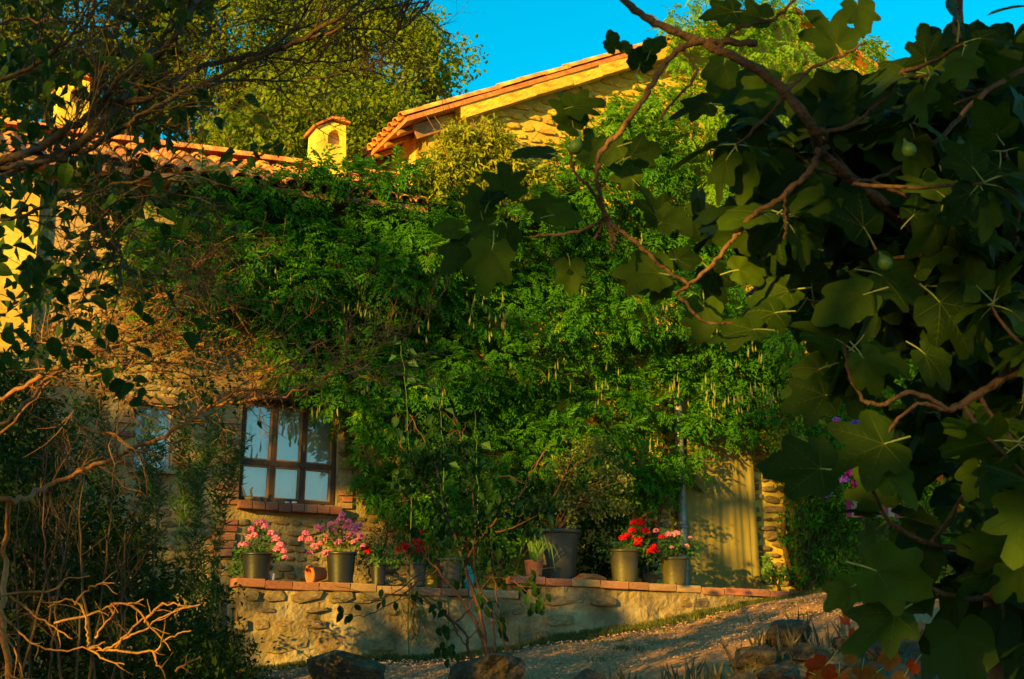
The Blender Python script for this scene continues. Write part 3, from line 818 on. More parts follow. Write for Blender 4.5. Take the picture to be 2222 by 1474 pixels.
def tree(name, label, base, lean, height, crown_c, crown_r, nclump, per, leaf, mat, group, clump_r=.55, shell=.45, th=.18, keep=None, squash=.8):
    root = thing(name, label, 'tree', tuple(base), 0, group)
    b = Vector(base); mb = MB()
    top = b + Vector((lean[0], lean[1], height))
    tr = smooth_line([b - Vector((0, 0, .3)), b + Vector((lean[0] * .2, lean[1] * .2, height * .35)), b + Vector((lean[0] * .6, lean[1] * .6, height * .7)), top], 5, .03)
    mb.tube(tr, [th, th * .75, th * .5, th * .15], 9)
    cen = []
    k = 0
    while len(cen) < nclump and k < nclump * 30:
        k += 1
        d = unit(1)[0]; r_ = (shell + (1 - shell) * rng.random()) ** .6
        lump = 1 + .22 * fbm(d[0] * 2, d[1] * 2, d[2] * 2 + base[0], 3, 1.0)
        p = Vector(crown_c) + Vector((d[0] * crown_r[0], d[1] * crown_r[1], d[2] * crown_r[2])) * r_ * lump
        if keep and not keep(p): continue
        cen.append(p)
    for p in cen[:26]:
        q = tr[min(len(tr) - 1, int(rng.uniform(.4, 1) * len(tr)))]
        mb.tube(smooth_line([q, (q + p) / 2 + Vector((0, 0, -.2)), p], 3, .02), [th * .35, th * .08], 5)
    mb.build('trunk', M['bark'], root, True, off=base)
    mb = MB(); clump_leaves(mb, [tuple(c) for c in cen], rng.uniform(.6, 1.25, len(cen)) * clump_r, per, leaf, leaf * .75, squash=squash)
    if keep:
        pass
    mb.build('crown', M[mat], root, off=base, kind='stuff')
    return root

# ------------------------------------------------------------------ trees behind the house
def bgtree(label, px, py, d, rx, rz, ncl, per, mat, leaf=.13, cr=.75, name='maple_tree'):
    c = at(px, py, d); base = (c.x, d, ground_z(c.x, d))
    tree(name, label, base, (0, 0), c.z - base[2], c, (rx, rx * .8, rz), ncl, per, leaf, mat, 'trees behind the house', cr, .35, .28)
bgtree('sunlit maple tree rising behind the chimney with its right edge against open sky', 800, 225, 34, 2.5, 3.4, 190, 190, 'maple')
bgtree('tall maple tree behind the farmhouse roof, between the two chimneys', 520, 120, 38, 3.2, 3.7, 180, 180, 'maple')
bgtree('yellowish maple tree behind the left chimney, mostly behind twigs', 200, 90, 37, 3.3, 3.9, 180, 180, 'maple2')
bgtree('broad tree at the left behind the plastered bay', -120, 120, 35, 3.2, 4.0, 120, 110, 'maple2')
bgtree('small bushy tree low behind the chimney and stepped eaves', 700, 330, 30, 2.6, 1.5, 110, 120, 'maple', .14)
bgtree('small tree above the ridge behind the fig leaves, near the open sky', 1850, 215, 31, 1.0, 1.6, 60, 90, 'maple', .13, .5)

# ------------------------------------------------------------------ wisteria
def in_poly(x, y, poly):
    c = False; j = len(poly) - 1
    for i in range(len(poly)):
        xi, yi = poly[i]; xj, yj = poly[j]
        if (yi > y) != (yj > y) and x < (xj - xi) * (y - yi) / (yj - yi) + xi: c = not c
        j = i
    return c
def spray_template(seed, nl=6, L=.27, leaf=.075):
    """pinnate leaf: Y along the stalk, Z up; returns leaflet P, A, N, L and the stalk points"""
    r = np.random.default_rng(seed); P, A, N, Ls = [], [], [], []
    st = []
    for t in np.linspace(0, 1, 7): st.append((.02 * math.sin(t * 3 + seed), L * t * (1 - .12 * t), -L * .42 * t * t))
    for k in range(nl):
        t = .18 + .8 * k / (nl - 1)
        p = np.array([np.interp(t, np.linspace(0, 1, 7), [q[c] for q in st]) for c in range(3)])
        for s_ in (-1, 1):
            a = np.array([s_ * 1.0, .55 + .3 * t, -.35 - .3 * r.random()]) + r.normal(0, .12, 3)
            P.append(p); A.append(a); N.append(np.array([0, .25, 1]) + r.normal(0, .22, 3)); Ls.append(leaf * (.75 + .5 * math.sin(math.pi * min(1, t * .95))) * r.uniform(.85, 1.15))
    P.append(st[-1]); A.append((0, .8, -.6)); N.append((0, .5, .8)); Ls.append(leaf * 1.1)
    return [np.array(q, float) for q in (P, A, N, Ls)] + [st]
TPL = [spray_template(s, nl) for s, nl in ((1, 6), (2, 5), (3, 6), (4, 5), (5, 4), (6, 6))]
SPRAY = []
for P_, A_, N_, L_, st_ in TPL:
    for m_ in ('wist', 'wist_y'):
        mb = MB(); mb.tube(st_, .0025, 3, .5); mb.leaves(P_, A_, N_, L_, L_ * .42, tint=rng.random(len(P_)))
        SPRAY.append(mb.mesh('leaf_spray', M[m_]))
def add_sprays(mb, pos, dirs, nrm, scale, tint):
    """many pinnate leaves at once"""
    pos, dirs, nrm = (np.asarray(q, float) for q in (pos, dirs, nrm)); which = rng.integers(0, len(TPL), len(pos))
    for k, (P_, A_, N_, L_, st_) in enumerate(TPL):
        m = which == k
        if not m.any(): continue
        p, a, n_, s_ = pos[m], dirs[m], nrm[m], scale[m]
        a = a / np.linalg.norm(a, axis=1)[:, None]
        x = np.cross(a, n_); x /= np.linalg.norm(x, axis=1)[:, None] + 1e-9
        z = np.cross(x, a); B = np.stack([x, a, z], axis=1)         # rows are axes
        loc = lambda Q: np.einsum('lk,nkj->nlj', Q, B)
        PP = (p[:, None] + loc(P_) * s_[:, None, None]).reshape(-1, 3)
        AA = loc(A_).reshape(-1, 3); NN = loc(N_).reshape(-1, 3)
        LL = (L_[None] * s_[:, None]).reshape(-1)
        tt = np.clip(np.repeat(tint[m], len(L_)) + rng.normal(0, .12, len(LL)), 0, 1)
        mb.leaves(PP, AA, NN, LL, LL * .42, tint=tt)

POLY = [(262, 520), (300, 470), (400, 440), (520, 408), (600, 398), (640, 372), (690, 352), (770, 378), (850, 365), (905, 335), (960, 360), (1060, 400), (1160, 430), (1230, 300), (1290, 270), (1340, 215), (1420, 190), (1470, 300), (1500, 380),
        (1700, 400), (1800, 350), (2100, 500), (2150, 1000), (2080, 1230), (1760, 1240), (1700, 1000), (1640, 955), (1530, 950), (1515, 1060), (1400, 1085), (1280, 1130), (1150, 1160), (1000, 1160), (890, 1130), (800, 1075),
        (770, 1000), (735, 900), (700, 850), (650, 885), (600, 860), (575, 790), (548, 735), (520, 690), (450, 730), (380, 715), (300, 690), (262, 600)]
GAPS = [((545, 720), 45), ((530, 680), 32), ((1375, 760), 38), ((1025, 765), 24), ((985, 810), 22), ((705, 925), 48), ((550, 860), 40), ((870, 960), 30), ((1480, 950), 38), ((820, 985), 26), ((1160, 700), 18), ((640, 930), 26), ((450, 700), 22), ((1440, 860), 26)]
vine = thing('wisteria_vine', 'big green wisteria with hanging pods covering the house front from eaves to door', 'climbing plant', tuple(H(fac(1395, 1250)[0], .15, W_TERR)), 0)
vb = tuple(vine.location)
P1, D1, N1, S1, T1 = [], [], [], [], []
near = []
hn = np.array(HN); ht = np.array(HT)
# mounds of shoots standing off the wall
def tier_v(px, py):
    """how far the growth stands off the wall: rolling tiers with undercut lower edges"""
    e = .5 + .5 * math.sin(py / 46.0 + 1.6 * math.sin(px / 170.0) + px / 300.0)
    return .10 + .75 * e * (.55 + .45 * fbm(px / 140, py / 140, 1)) + .18
mounds = []
for k in range(5200):
    px, py = rng.uniform(250, 2160), rng.uniform(-60, 1250)
    if not in_poly(px, py, POLY): continue
    if any(math.hypot(px - g[0][0], (py - g[0][1])) < g[1] for g in GAPS): continue
    v = tier_v(px, py) + rng.normal(0, .06)
    if px > 1750: v *= .7
    if any(abs(px - m[0]) < 30 and abs(py - m[1]) < 24 for m in mounds): continue
    mounds.append((px, py, v))
mounds += [(x, y, v) for x, y, v in ((430, 392, .6), (470, 402, .62), (540, 386, .62), (560, 396, .7), (600, 405, .65), (650, 372, .7), (672, 352, .72), (690, 362, .7), (705, 385, .7), (730, 392, .65), (760, 388, .6), (800, 380, .65), (830, 388, .6), (860, 372, .6), (890, 355, .5), (505, 415, .6), (575, 415, .6))]
for px, py, v in mounds:
    edge = 0 if all(in_poly(px + dx, py + dy, POLY) for dx, dy in ((40, 0), (-40, 0), (0, -40), (0, 30))) else 1
    v = max(.1, v) * (.75 if edge else 1)
    u, w = fac(px, py, v); c = np.array(H(u, v, w))
    n = 17 if not edge else 12
    tone = .5 + .5 * fbm(px / 90, py / 90, 7, 3)
    for i in range(n):
        th = rng.uniform(0, 2 * math.pi); el = rng.uniform(-.25, .85)
        d = ht * math.cos(th) * .9 + np.array([0, 0, 1]) * math.sin(th) * .8 + hn * (.35 + el)
        if d[2] < -.4: d[2] *= .5
        d = d / np.linalg.norm(d)
        p = c + d * rng.uniform(.0, .16) - hn * .05
        up = np.array([0, 0, 1.0]) + hn * .55 + rng.normal(0, .15, 3)
        s_ = rng.uniform(.65, 1.1); t_ = np.clip(tone * .6 + rng.uniform(0, .5) + .15 * d[2], 0, 1)
        P1.append(p); D1.append(d + np.array([0, 0, -.15])); N1.append(up); S1.append(s_); T1.append(t_)
# sparse dark layer on the wall itself
for k in range(8500):
    px, py = rng.uniform(250, 2160), rng.uniform(-60, 1250)
    if not in_poly(px, py, POLY) or any(math.hypot(px - g[0][0], py - g[0][1]) < g[1] * .8 for g in GAPS): continue
    v = rng.uniform(.03, .2); u, w = fac(px, py, v)
    d = ht * rng.normal(0, 1) + np.array([0, 0, rng.normal(-.2, 1)]) + hn * .4
    P1.append(np.array(H(u, v, w))); D1.append(d); N1.append(hn + np.array([0, 0, .6]) + rng.normal(0, .2, 3)); S1.append(rng.uniform(.8, 1.2)); T1.append(rng.uniform(0, .3))
P1, D1, N1, S1, T1 = map(np.array, (P1, D1, N1, S1, T1))
# the outermost sprays are single parts, the rest one mass
vv = (P1 - np.array(HO)) @ hn + D1 @ hn * .2 + rng.random(len(P1)) * .4
vv[[UV(p[0], p[1])[0] > fac(1480, 700)[0] for p in P1]] -= .5
order = np.argsort(-vv); solo = order[:295]; mass = order[295:]
mb = MB(); add_sprays(mb, P1[mass], D1[mass], N1[mass], S1[mass], T1[mass])
mb.build('foliage', M['wist'], vine, off=vb, kind='stuff')
vbV = Vector(vb)
for i in solo: put('leaf_spray', SPRAY[rng.integers(len(SPRAY) // 2) * 2 + (1 if rng.random() < .25 else 0)], vine, mat4=mat_frame(Vector(P1[i]) - vbV, D1[i], N1[i], S1[i] * 1.1))
# seed pods hanging under the tiers
PODM = []
for s_ in range(4):
    r_ = np.random.default_rng(s_); L = .10 + .022 * s_; mb = MB()
    pts = [(.004 * math.sin(q * 4 + s_), 0.0, -q * L) for q in np.linspace(0, 1, 8)]
    mb.tube(pts, [.0015, .002, .005, .010, .0125, .014, .011, .001], 6, cap=True)
    PODM.append(mb.mesh('seed_pod', M['pod'], smooth=True))
podspots = [(615, 590, 14, 70), (455, 600, 6, 40), (500, 640, 6, 50), (780, 670, 12, 70), (860, 690, 6, 40), (915, 690, 4, 30), (1045, 650, 16, 60), (1075, 690, 14, 55), (1100, 700, 8, 40), (1250, 610, 9, 40), (1430, 660, 12, 28), (1470, 640, 8, 50), (1440, 700, 8, 40),
            (955, 835, 9, 40), (795, 820, 6, 40), (1205, 780, 9, 45), (1300, 850, 8, 30), (1330, 830, 6, 30), (1465, 820, 8, 30), (1550, 840, 18, 60), (1600, 860, 22, 90), (1660, 850, 18, 70), (1640, 760, 12, 60), (1730, 720, 10, 60), (690, 880, 5, 30), (610, 930, 7, 35), (640, 935, 5, 30), (735, 860, 4, 30), (1420, 970, 4, 30), (900, 930, 4, 30), (1540, 890, 10, 60), (1395, 520, 8, 60), (1560, 740, 8, 60)]
npod = 0
for px, py, n, sp in podspots:
    for i in range(int(n * .8)):
        if npod >= 296: break
        x, y = px + rng.normal(0, sp * .36), py + rng.normal(0, 18)
        v = min(1.0, .45 + .3 * rng.random()) + .15; u, w = fac(x, y, v)
        put('seed_pod', PODM[rng.integers(4)], vine, mat4=Matrix.Translation(Vector(H(u, v, w)) - vbV) @ Matrix.Rotation(rng.uniform(0, 6), 4, 'Z') @ Matrix.Rotation(rng.normal(0, .08), 4, 'X') @ Matrix.Scale(rng.uniform(.8, 1.15), 4)); npod += 1
# woody stems behind the leaves
for pts in ([(1395, 1255), (1400, 1100), (1370, 900), (1375, 740), (1300, 560), (1100, 470)], [(1400, 1255), (1440, 1050), (1450, 860), (1500, 650), (1480, 400), (1500, 200)], [(1380, 1000), (1200, 820), (1020, 770), (820, 640), (560, 520)],
            [(1720, 1270), (1700, 1150), (1715, 1000), (1680, 900)], [(1735, 1270), (1730, 1120), (1760, 950)], [(560, 700), (520, 640), (420, 560)]):
    mb = MB(); mb.tube(smooth_line([H(*(lambda f: (f[0], .12, f[1]))(fac(x, y, .12))) for x, y in pts], 5, .01), [.05, .035, .02], 7); mb.build('stem', M['bark'], vine, True, off=vb)

# jasmine spilling over the corner of the gable
jas = thing('jasmine_climber', 'bright yellow-green climber on the corner under the clay verge tiles', 'climbing plant', tuple(H(fac(1050, 420)[0], .2, fac(1050, 420)[1])), 0)
mb = MB(); cs = []; 
JP = [(955, 300), (985, 262), (1010, 270), (1030, 245), (1070, 252), (1100, 285), (1115, 320), (1150, 345), (1200, 365), (1230, 400), (1180, 470), (1080, 455), (980, 450), (900, 430), (910, 380), (930, 350), (940, 320)]
for k in range(2000):
    x, y = rng.uniform(895, 1235), rng.uniform(240, 475)
    if in_poly(x, y, JP):
        v = rng.uniform(.1, .55); u, w = fac(x, y, v); cs.append(tuple(H(u, v, w)))
    if len(cs) > 330: break
clump_leaves(mb, cs, rng.uniform(.05, .17, len(cs)), 30, .10, .036, up=.4, out=.9, droop=.7)
mb.build('foliage', M['ivy'], jas, off=jas.location, kind='stuff')
mb = MB()
for k in range(9):
    x = rng.uniform(960, 1110); u, w = fac(x, 440, .15)
    mb.tube(smooth_line([H(u, .15, w), H(u + rng.normal(0, .1), .4, w + .6), H(u + rng.normal(0, .3), .5, w + 1.1)], 4, .01), [.012, .005], 4)
mb.build('stem', M['twig'], jas, off=jas.location)
# wisp of creeper over the verge tiles, and climber on the upper gable
up2 = thing('gable_creeper', 'sunlit leafy creeper covering the upper gable up to the ridge', 'climbing plant', tuple(H(fac(1600, 400)[0], .2, fac(1600, 400)[1])), 0)
GP = [(1440, 110), (1430, 60), (1480, 10), (1540, -70), (1700, -70), (1740, 40), (1880, 80), (1920, 160), (1770, 200), (1760, 300), (1700, 480), (1500, 420), (1400, 300), (1330, 260), (1400, 200), (1490, 170)]
P1, D1, N1, S1, T1 = [], [], [], [], []
cs = []
for k in range(3000):
    x, y = rng.uniform(1300, 1930), rng.uniform(-70, 480)
    if in_poly(x, y, GP) and not any(abs(x - a) < 26 and abs(y - b) < 22 for a, b in cs): cs.append((x, y))
for x, y in cs:
    v = .35 + .55 * abs(fbm(x / 70, y / 70, 3, 3)) * 2; u, w = fac(x, y, v); c = np.array(H(u, v, w)); tone = .5 + fbm(x / 60, y / 60, 4, 2)
    for i in range(15):
        d = unit(1)[0] + hn * .6; p = c + d * .1; P1.append(p); D1.append(d + np.array([0, 0, -.2])); N1.append(np.array([0, 0, 1]) + hn * .6); S1.append(rng.uniform(.6, 1.05)); T1.append(np.clip(tone + rng.normal(0, .3), 0, 1))
mb = MB(); add_sprays(mb, *map(np.array, (P1, D1, N1, S1, T1)))
mb.build('foliage', M['wist_y'], up2, off=up2.location, kind='stuff')
mb = MB()
for k in range(6):
    x = rng.uniform(1450, 1700); u, w = fac(x, 480, .12)
    mb.tube(smooth_line([H(u, .12, w), H(u + rng.normal(0, .2), .2, w + 1.0), H(u + rng.normal(0, .4), .3, w + 2.2)], 4, .02), [.02, .006], 5)
mb.build('stem', M['bark'], up2, off=up2.location)

# ------------------------------------------------------------------ shade trees out of frame, towards the sun; gaps in their crowns let the low light through
TS = np.array(TO_SUN)
litspots = []       # (world point, radius) reached by the sun between the crowns
def lit(px, py, r, v=None, d=None):
    litspots.append((np.array(H(*(lambda f: (f[0], v, f[1]))(fac(px, py, v)))) if v is not None else np.array(at(px, py, d)), r))
for a_ in [(470, 1165, .22, .1), (540, 1245, .25, 1.2), (640, 1215, .35, .3), (600, 1265, .3, 1.35), (735, 1235, .34, 1.2), (850, 1270, .3, 1.35), (980, 1240, .25, 1.2), (630, 1400, .4, 1.35), (690, 1400, .25, 1.35), (760, 1340, .18, 1.35),
           (1655, 1190, .38, .1), (1625, 1010, .28, .1), (1690, 1250, .35, .2), (1640, 1080, .16, .1), (1345, 1225, .22, 1.2), (1455, 1240, .24, 1.2), (1180, 1200, .16, 1.2), (1500, 1305, .5, 1.4), (1590, 1285, .35, 1.4), (1350, 1290, .28, 1.4),
           (1400, 1345, .3, 1.9), (1280, 1385, .25, 2.0), (1600, 1310, .4, 1.9), (1180, 1430, .25, 2.2), (1520, 1335, .3, 2.3), (1290, 970, .4, .6), (1320, 1040, .28, .6), (1400, 1150, .2, 1.1), (960, 1110, .3, .4), (790, 1120, .2, .1), (540, 760, .32, .1),
           (1330, 760, .5, .6), (1335, 860, .45, .6), (1440, 780, .45, .6), (1330, 660, .35, .6), (1480, 850, .5, .6), (1620, 780, .35, .6), (1560, 760, .4, .6), (1560, 850, .3, .6), (1090, 560, .4, .7), (1020, 600, .35, .7), (1130, 600, .3, .7), (850, 480, .4, .7), (640, 560, .35, .7), (1450, 650, .35, .6), (860, 680, .25, .7), (1690, 800, .25, .6),
           (960, 800, .25, .7), (1100, 780, .25, .7), (1160, 950, .3, .5), (620, 800, .25, .5), (1640, 950, .2, .3), (40, 470, 1.0, .14), (50, 620, .8, .14), (170, 450, .5, .03), (190, 590, .4, .03), (150, 520, .6, .1), (60, 640, .7, .5), (100, 740, .4, .5), (560, 910, .12, .3), (1545, 560, .3, .6), (1240, 700, .25, .6), (1380, 560, .3, .6)]:
    lit(a_[0], a_[1], a_[2], v=a_[3])
for a_ in [(80, 820, .16, 6), (200, 755, .22, 6), (300, 730, .2, 6), (330, 620, .2, 6), (440, 600, .2, 6), (400, 740, .2, 6), (520, 735, .18, 6), (350, 800, .2, 6), (450, 800, .18, 6), (150, 830, .15, 6), (620, 740, .1, 6), (50, 900, .15, 6), (240, 1310, .22, 5.2), (330, 1350, .22, 5.2), (200, 1400, .2, 5.2), (400, 1370, .15, 5.2), (90, 1390, .12, 5.2), (120, 1050, .12, 6), (30, 1080, .1, 6), (280, 1130, .1, 6),
           (1240, 465, .07, 3.2), (1385, 580, .1, 3.2), (1430, 630, .08, 3.2), (1400, 460, .08, 3.2), (1300, 340, .07, 3.2), (1330, 460, .07, 3.2), (1260, 400, .05, 3.2), (1400, 540, .06, 3.2), (1500, 560, .06, 3.2), (1620, 725, .08, 3.2), (1760, 860, .09, 3.2), (1860, 850, .08, 3.2), (1830, 760, .06, 3.2), (2080, 700, .1, 3.3), (2050, 820, .08, 3.3),
           (2010, 440, .1, 3.3), (1920, 150, .09, 3.3), (1790, 60, .1, 3.3), (2110, 90, .1, 3.3), (1820, 1300, .05, 3.3), (1700, 420, .06, 3.2), (1640, 470, .06, 3.2), (2150, 930, .08, 3.3), (1960, 240, .05, 3.3), (2100, 250, .05, 3.3), (1720, 190, .06, 3.2), (1970, 630, .05, 3.3), (1660, 620, .05, 3.2), (1920, 560, .04, 3.3), (2080, 1040, .06, 3.4), (1880, 760, .05, 3.3), (1990, 900, .06, 3.3), (2200, 600, .06, 3.3)]:
    lit(a_[0], a_[1], a_[2] * (1.2 if a_[0] > 1000 else 1.15), d=a_[3])
h2 = np.array([-math.sin(R(SUN_AZ)), -math.cos(R(SUN_AZ)), 0]); q2 = np.array([-h2[1], h2[0], 0])
LP = np.array([p for p, r in litspots]); LR = np.array([r for p, r in litspots]) * 1.08
def shade_tree(k, q0, q1, top, label):
    nl = int((q1 - q0) * top * (66 if k > 4 else 58 if k in (1, 2) else 47))
    c = h2 * 14.4 + q2 * (q0 + q1) / 2; base = (c[0], c[1], ground_z(c[0], c[1]))
    root = thing('walnut_tree', label, 'tree', base, 0, 'shade trees behind the viewpoint')
    nc = int(nl / 9); Q = rng.uniform(q0 - .5, q1 + .5, nc); Z = rng.uniform(.2, 1, nc) * top; S_ = rng.normal(0, .8, nc)
    Z = np.minimum(Z, top + .6 * np.sin(Q * 1.9 + k) + rng.normal(0, .25, nc))
    Cc = h2[None] * (14.4 + S_)[:, None] + q2[None] * Q[:, None]; Cc[:, 2] += Z
    P = np.repeat(Cc, 9, axis=0) + rng.normal(0, .3, (nc * 9, 3))
    D = P[:, None] - LP[None]                       # distance of each leaf from each sun path
    t = D @ TS; dist = np.linalg.norm(D - t[..., None] * TS, axis=2)
    keep = (dist > LR[None]).all(axis=1); P = P[keep]
    mb = MB(); mb.leaves(P, unit(len(P)), unit(len(P)) + TS * .8, rng.uniform(.26, .46, len(P)), rng.uniform(.2, .34, len(P)))
    mb.build('crown', M['maple2'], root, off=base, kind='stuff')
    mb = MB(); b = Vector(base); mb.tube(smooth_line([b, b + Vector((.1, .1, top * .5)), b + Vector((-.1, .2, top * .9))], 5, .03), [.2, .14, .04], 8)
    mb.build('trunk', M['bark'], root, True, off=base)
LBL = ['low-crowned walnut tree at the end of the row by the plastered bay side', 'second walnut tree of the row, below the plastered bay', 'third walnut tree of the row, facing the window', 'tall walnut tree facing the chimney', 'tallest walnut tree of the row, facing the door', 'walnut tree standing behind the elder branches', 'walnut tree standing behind the fig tree']
for k, (a_, b_, t_) in enumerate([(-21, -17.5, 8.6), (-17.5, -14.2, 11.2), (-14.2, -11.2, 13.4), (-11.2, -8.2, 13.6), (-8.2, -5, 12.6), (-5, -2, 9.5), (-2, 2.2, 8.6)]):
    shade_tree(k, a_, b_, t_, LBL[k])

# ------------------------------------------------------------------ pots on the ledge
def bloom_mesh(mk, seed, r=.046, n=46, L=.026):
    mb = MB(); d = unit(n); d[:, 2] = np.abs(d[:, 2]) * 1.0 - .25
    mb.leaves(d * r * .8, np.cross(d, unit(n)) + d * .3, d, L, L * .95, fold=-.1, droop=-.15)
    mb.leaves(d * r * .8, -np.cross(d, unit(n)) + d * .3, d, L, L * .95, fold=-.1, droop=-.15)
    return mb.mesh('bloom', M[mk])
BLOOM = {k: [bloom_mesh(k, s) for s in range(3)] for k in ('pink', 'palepink', 'red', 'magenta', 'violet')}
def pot_at(x0, x1, yt, yb, v, m, label, cat='plant pot', name='potted_geranium', taper=.78, group=None):
    xm = (x0 + x1) / 2; u, _ = fac(xm, yb, v); w = ledge_w(u); p = H(u, v, w)
    D = p.y; r = (x1 - x0) / 2 / F_PX * D; h = (yb - yt) / F_PX * D
    root = thing(name, label, cat, tuple(p), 0, group)
    mb = MB(); rb_ = r * taper
    mb.lathe([(rb_ * .9, .004), (rb_, .0), (rb_ * 1.01, .012), (rb_ + (r * .95 - rb_) * .5, h * .5), (r * .95, h * .90), (r * .955, h * .915), (r * 1.02, h * .92), (r * 1.03, h * .95), (r * 1.02, h), (r * .96, h), (r * .93, h * .9), (r * .9, h * .86)], 32)
    pt = mb.build('pot', M[m], root, True)
    mb = MB(); mb.lathe([(r * .91, h * .87), (r * .4, h * .9), (.001, h * .9)], 16); mb.build('soil', M['soil'], pt)
    for a in np.linspace(0, 2 * math.pi, 9)[:-1]:
        mb = MB(); mb.box((rb_ * 1.015 * math.cos(a), rb_ * 1.015 * math.sin(a), .022), (.012, .012, .02), rz=a); mb.build('drain_hole', M['dark'], pt)
    return root, p, r, h
def plant_in(root, p, r, h, clumps, blooms, leafmat='ger', L=.045, per=26):
    """clumps: (px, py, radius_px); blooms: (px, py, colour, size)"""
    D = p.y; loc = Vector(root.location); mb = MB(); st = MB(); cs = []; rs = []
    for x, y, rr in clumps:
        c = at(x, y, D + rng.normal(0, .04)); cs.append(tuple(c)); rs.append(rr / F_PX * D)
        st.tube(smooth_line([p + Vector((0, 0, h * .85)), (p + Vector((0, 0, h)) + c) / 2, c], 3), [.006, .003], 4)
    clump_leaves(mb, cs, rs, per, L, L * .95, up=.5, out=.8)
    for x, y, c, s_ in blooms:
        q = at(x, y, D - rng.uniform(.02, .12)); put('bloom', BLOOM[c][rng.integers(3)], root, mat4=Matrix.Translation(q - loc) @ Matrix.Rotation(rng.uniform(0, 6), 4, 'Z') @ Matrix.Scale(s_, 4))
        st.tube(smooth_line([p + Vector((0, 0, h * .95)), (p + Vector((0, 0, h * 1.2)) + q) / 2, q], 3), [.003, .002], 4)
    mb.build('foliage', M[leafmat], root, off=loc, kind='stuff'); st.build('stem', M['greenstem'], root, off=loc)
G = 'potted plants along the brick ledge'
a = pot_at(523, 588, 1196, 1253, 1.18, 'potblack', 'black plastic pot of pink geraniums at the left end of the ledge', group=G)
plant_in(*a, [(545, 1180, 22), (570, 1165, 22), (560, 1190, 24), (590, 1188, 20), (530, 1200, 22), (515, 1215, 18), (505, 1235, 14), (600, 1205, 14), (515, 1240, 16), (560, 1150, 14), (520, 1195, 14)],
         [(x, y, 'pink', s) for x, y, s in ((560, 1136, 1), (546, 1150, 1), (575, 1143, 1), (588, 1158, 1), (598, 1170, 1.1), (608, 1183, 1), (616, 1196, .9), (541, 1168, 1), (533, 1182, 1), (602, 1192, 1), (570, 1132, .8), (552, 1162, .9), (522, 1184, .8), (618, 1210, .7))])
a = pot_at(706, 772, 1192, 1259, 1.18, 'potblack', 'black plastic pot under the largest rounded mass of pink geraniums', group=G)
plant_in(*a, [(x, y, 24) for x, y in ((700, 1165), (730, 1165), (760, 1165), (690, 1190), (720, 1185), (745, 1190), (770, 1185), (715, 1145), (745, 1140))],
         [(x, y, 'pink', s) for x, y, s in ((663, 1158, 1), (672, 1172, 1.1), (682, 1186, 1), (700, 1150, 1.1), (718, 1139, 1), (740, 1126, 1), (748, 1146, 1), (762, 1160, 1.1), (776, 1152, 1), (712, 1168, 1.2), (735, 1178, 1.1), (770, 1176, 1), (690, 1146, 1), (726, 1152, 1), (757, 1134, 1), (782, 1166, 1), (743, 1117, .9), (706, 1201, 1), (672, 1200, .8), (655, 1170, 1), (728, 1136, .9), (765, 1145, 1.1), (695, 1180, .9), (752, 1170, .9), (716, 1200, .8), (779, 1140, .9), (788, 1184, .7))])
a = pot_at(803, 838, 1218, 1264, 1.2, 'potblack', 'small dark pot with a few red geraniums beside the big pink one', group=G)
plant_in(*a, [(800, 1205, 20), (820, 1215, 22), (840, 1200, 20), (815, 1185, 18), (785, 1200, 14), (850, 1220, 18)], [(789, 1190, 'red', .8), (797, 1198, .0 or 'red', .9), (800, 1189, 'red', .6)])
a = pot_at(878, 926, 1220, 1272, 1.18, 'potgrey', 'brown-grey pot with bright red geraniums left of the sapling', group=G)
plant_in(*a, [(880, 1215, 20), (905, 1215, 20), (925, 1205, 20), (895, 1200, 18), (865, 1220, 18), (850, 1215, 16), (935, 1220, 18)],
         [(x, y, 'red', s) for x, y, s in ((882, 1190, 1.2), (888, 1200, .9), (908, 1180, 1.2), (912, 1196, 1.2), (897, 1158, .6), (915, 1156, .7), (903, 1172, .8), (876, 1183, .8), (863, 1195, .7))])
a = pot_at(943, 1003, 1212, 1276, 1.18, 'potgrey', 'grey pot with leafy stems and dark red blooms behind the sapling', group=G)
plant_in(*a, [(950, 1200, 24), (980, 1195, 24), (1000, 1205, 20), (960, 1175, 22), (990, 1170, 22), (975, 1150, 20)], [(x, y, 'red', s) for x, y, s in ((1003, 1165, 1), (1012, 1172, 1), (1022, 1177, .9), (1008, 1182, .9), (1020, 1192, .7), (998, 1158, .7))])
# teal jar
u, w = fac(1016, 1270, 1.2); p = H(u, 1.2, ledge_w(u))
tj = thing('teal_jar', 'teal glazed jar half hidden behind the sapling stems', 'jar', tuple(p))
mb = MB(); mb.lathe([(.05, 0), (.075, .05), (.085, .12), (.07, .20), (.04, .25), (.035, .27), (.045, .285), (.03, .285), (.028, .25)], 20); mb.build('jar_body', M['teal'], tj, True)
mb = MB(); mb.lathe([(.04, .285), (.042, .30), (.015, .31), (.001, .312)], 16); mb.build('lid', M['teal'], tj, True)
# white cup
u, w = fac(590, 1252, 1.2); p = H(u, 1.2, ledge_w(u)); cp = thing('white_cup', 'small white cup standing right of the leftmost black pot', 'cup', tuple(p))
mb = MB(); mb.lathe([(.03, 0), (.036, .005), (.04, .075), (.041, .08), (.036, .08), (.033, .01), (.001, .008)], 18); mb.build('cup', M['white'], cp, True)
# tipped terracotta pot
u, w = fac(688, 1252, 1.1); p = H(u, 1.1, ledge_w(u)); tp = thing('tipped_pot', 'empty terracotta pot lying on its side against the black pot', 'plant pot', tuple(p + Vector((0, 0, .105))), R(200))
mb = MB(); mb.lathe([(.001, -.1), (.07, -.1), (.10, .06), (.115, .062), (.118, .11), (.105, .11), (.10, .07), (.065, -.085), (.001, -.085)], 24)
o = mb.build('pot', M['terra'], tp, True); o.rotation_euler = (0, R(98), R(10))
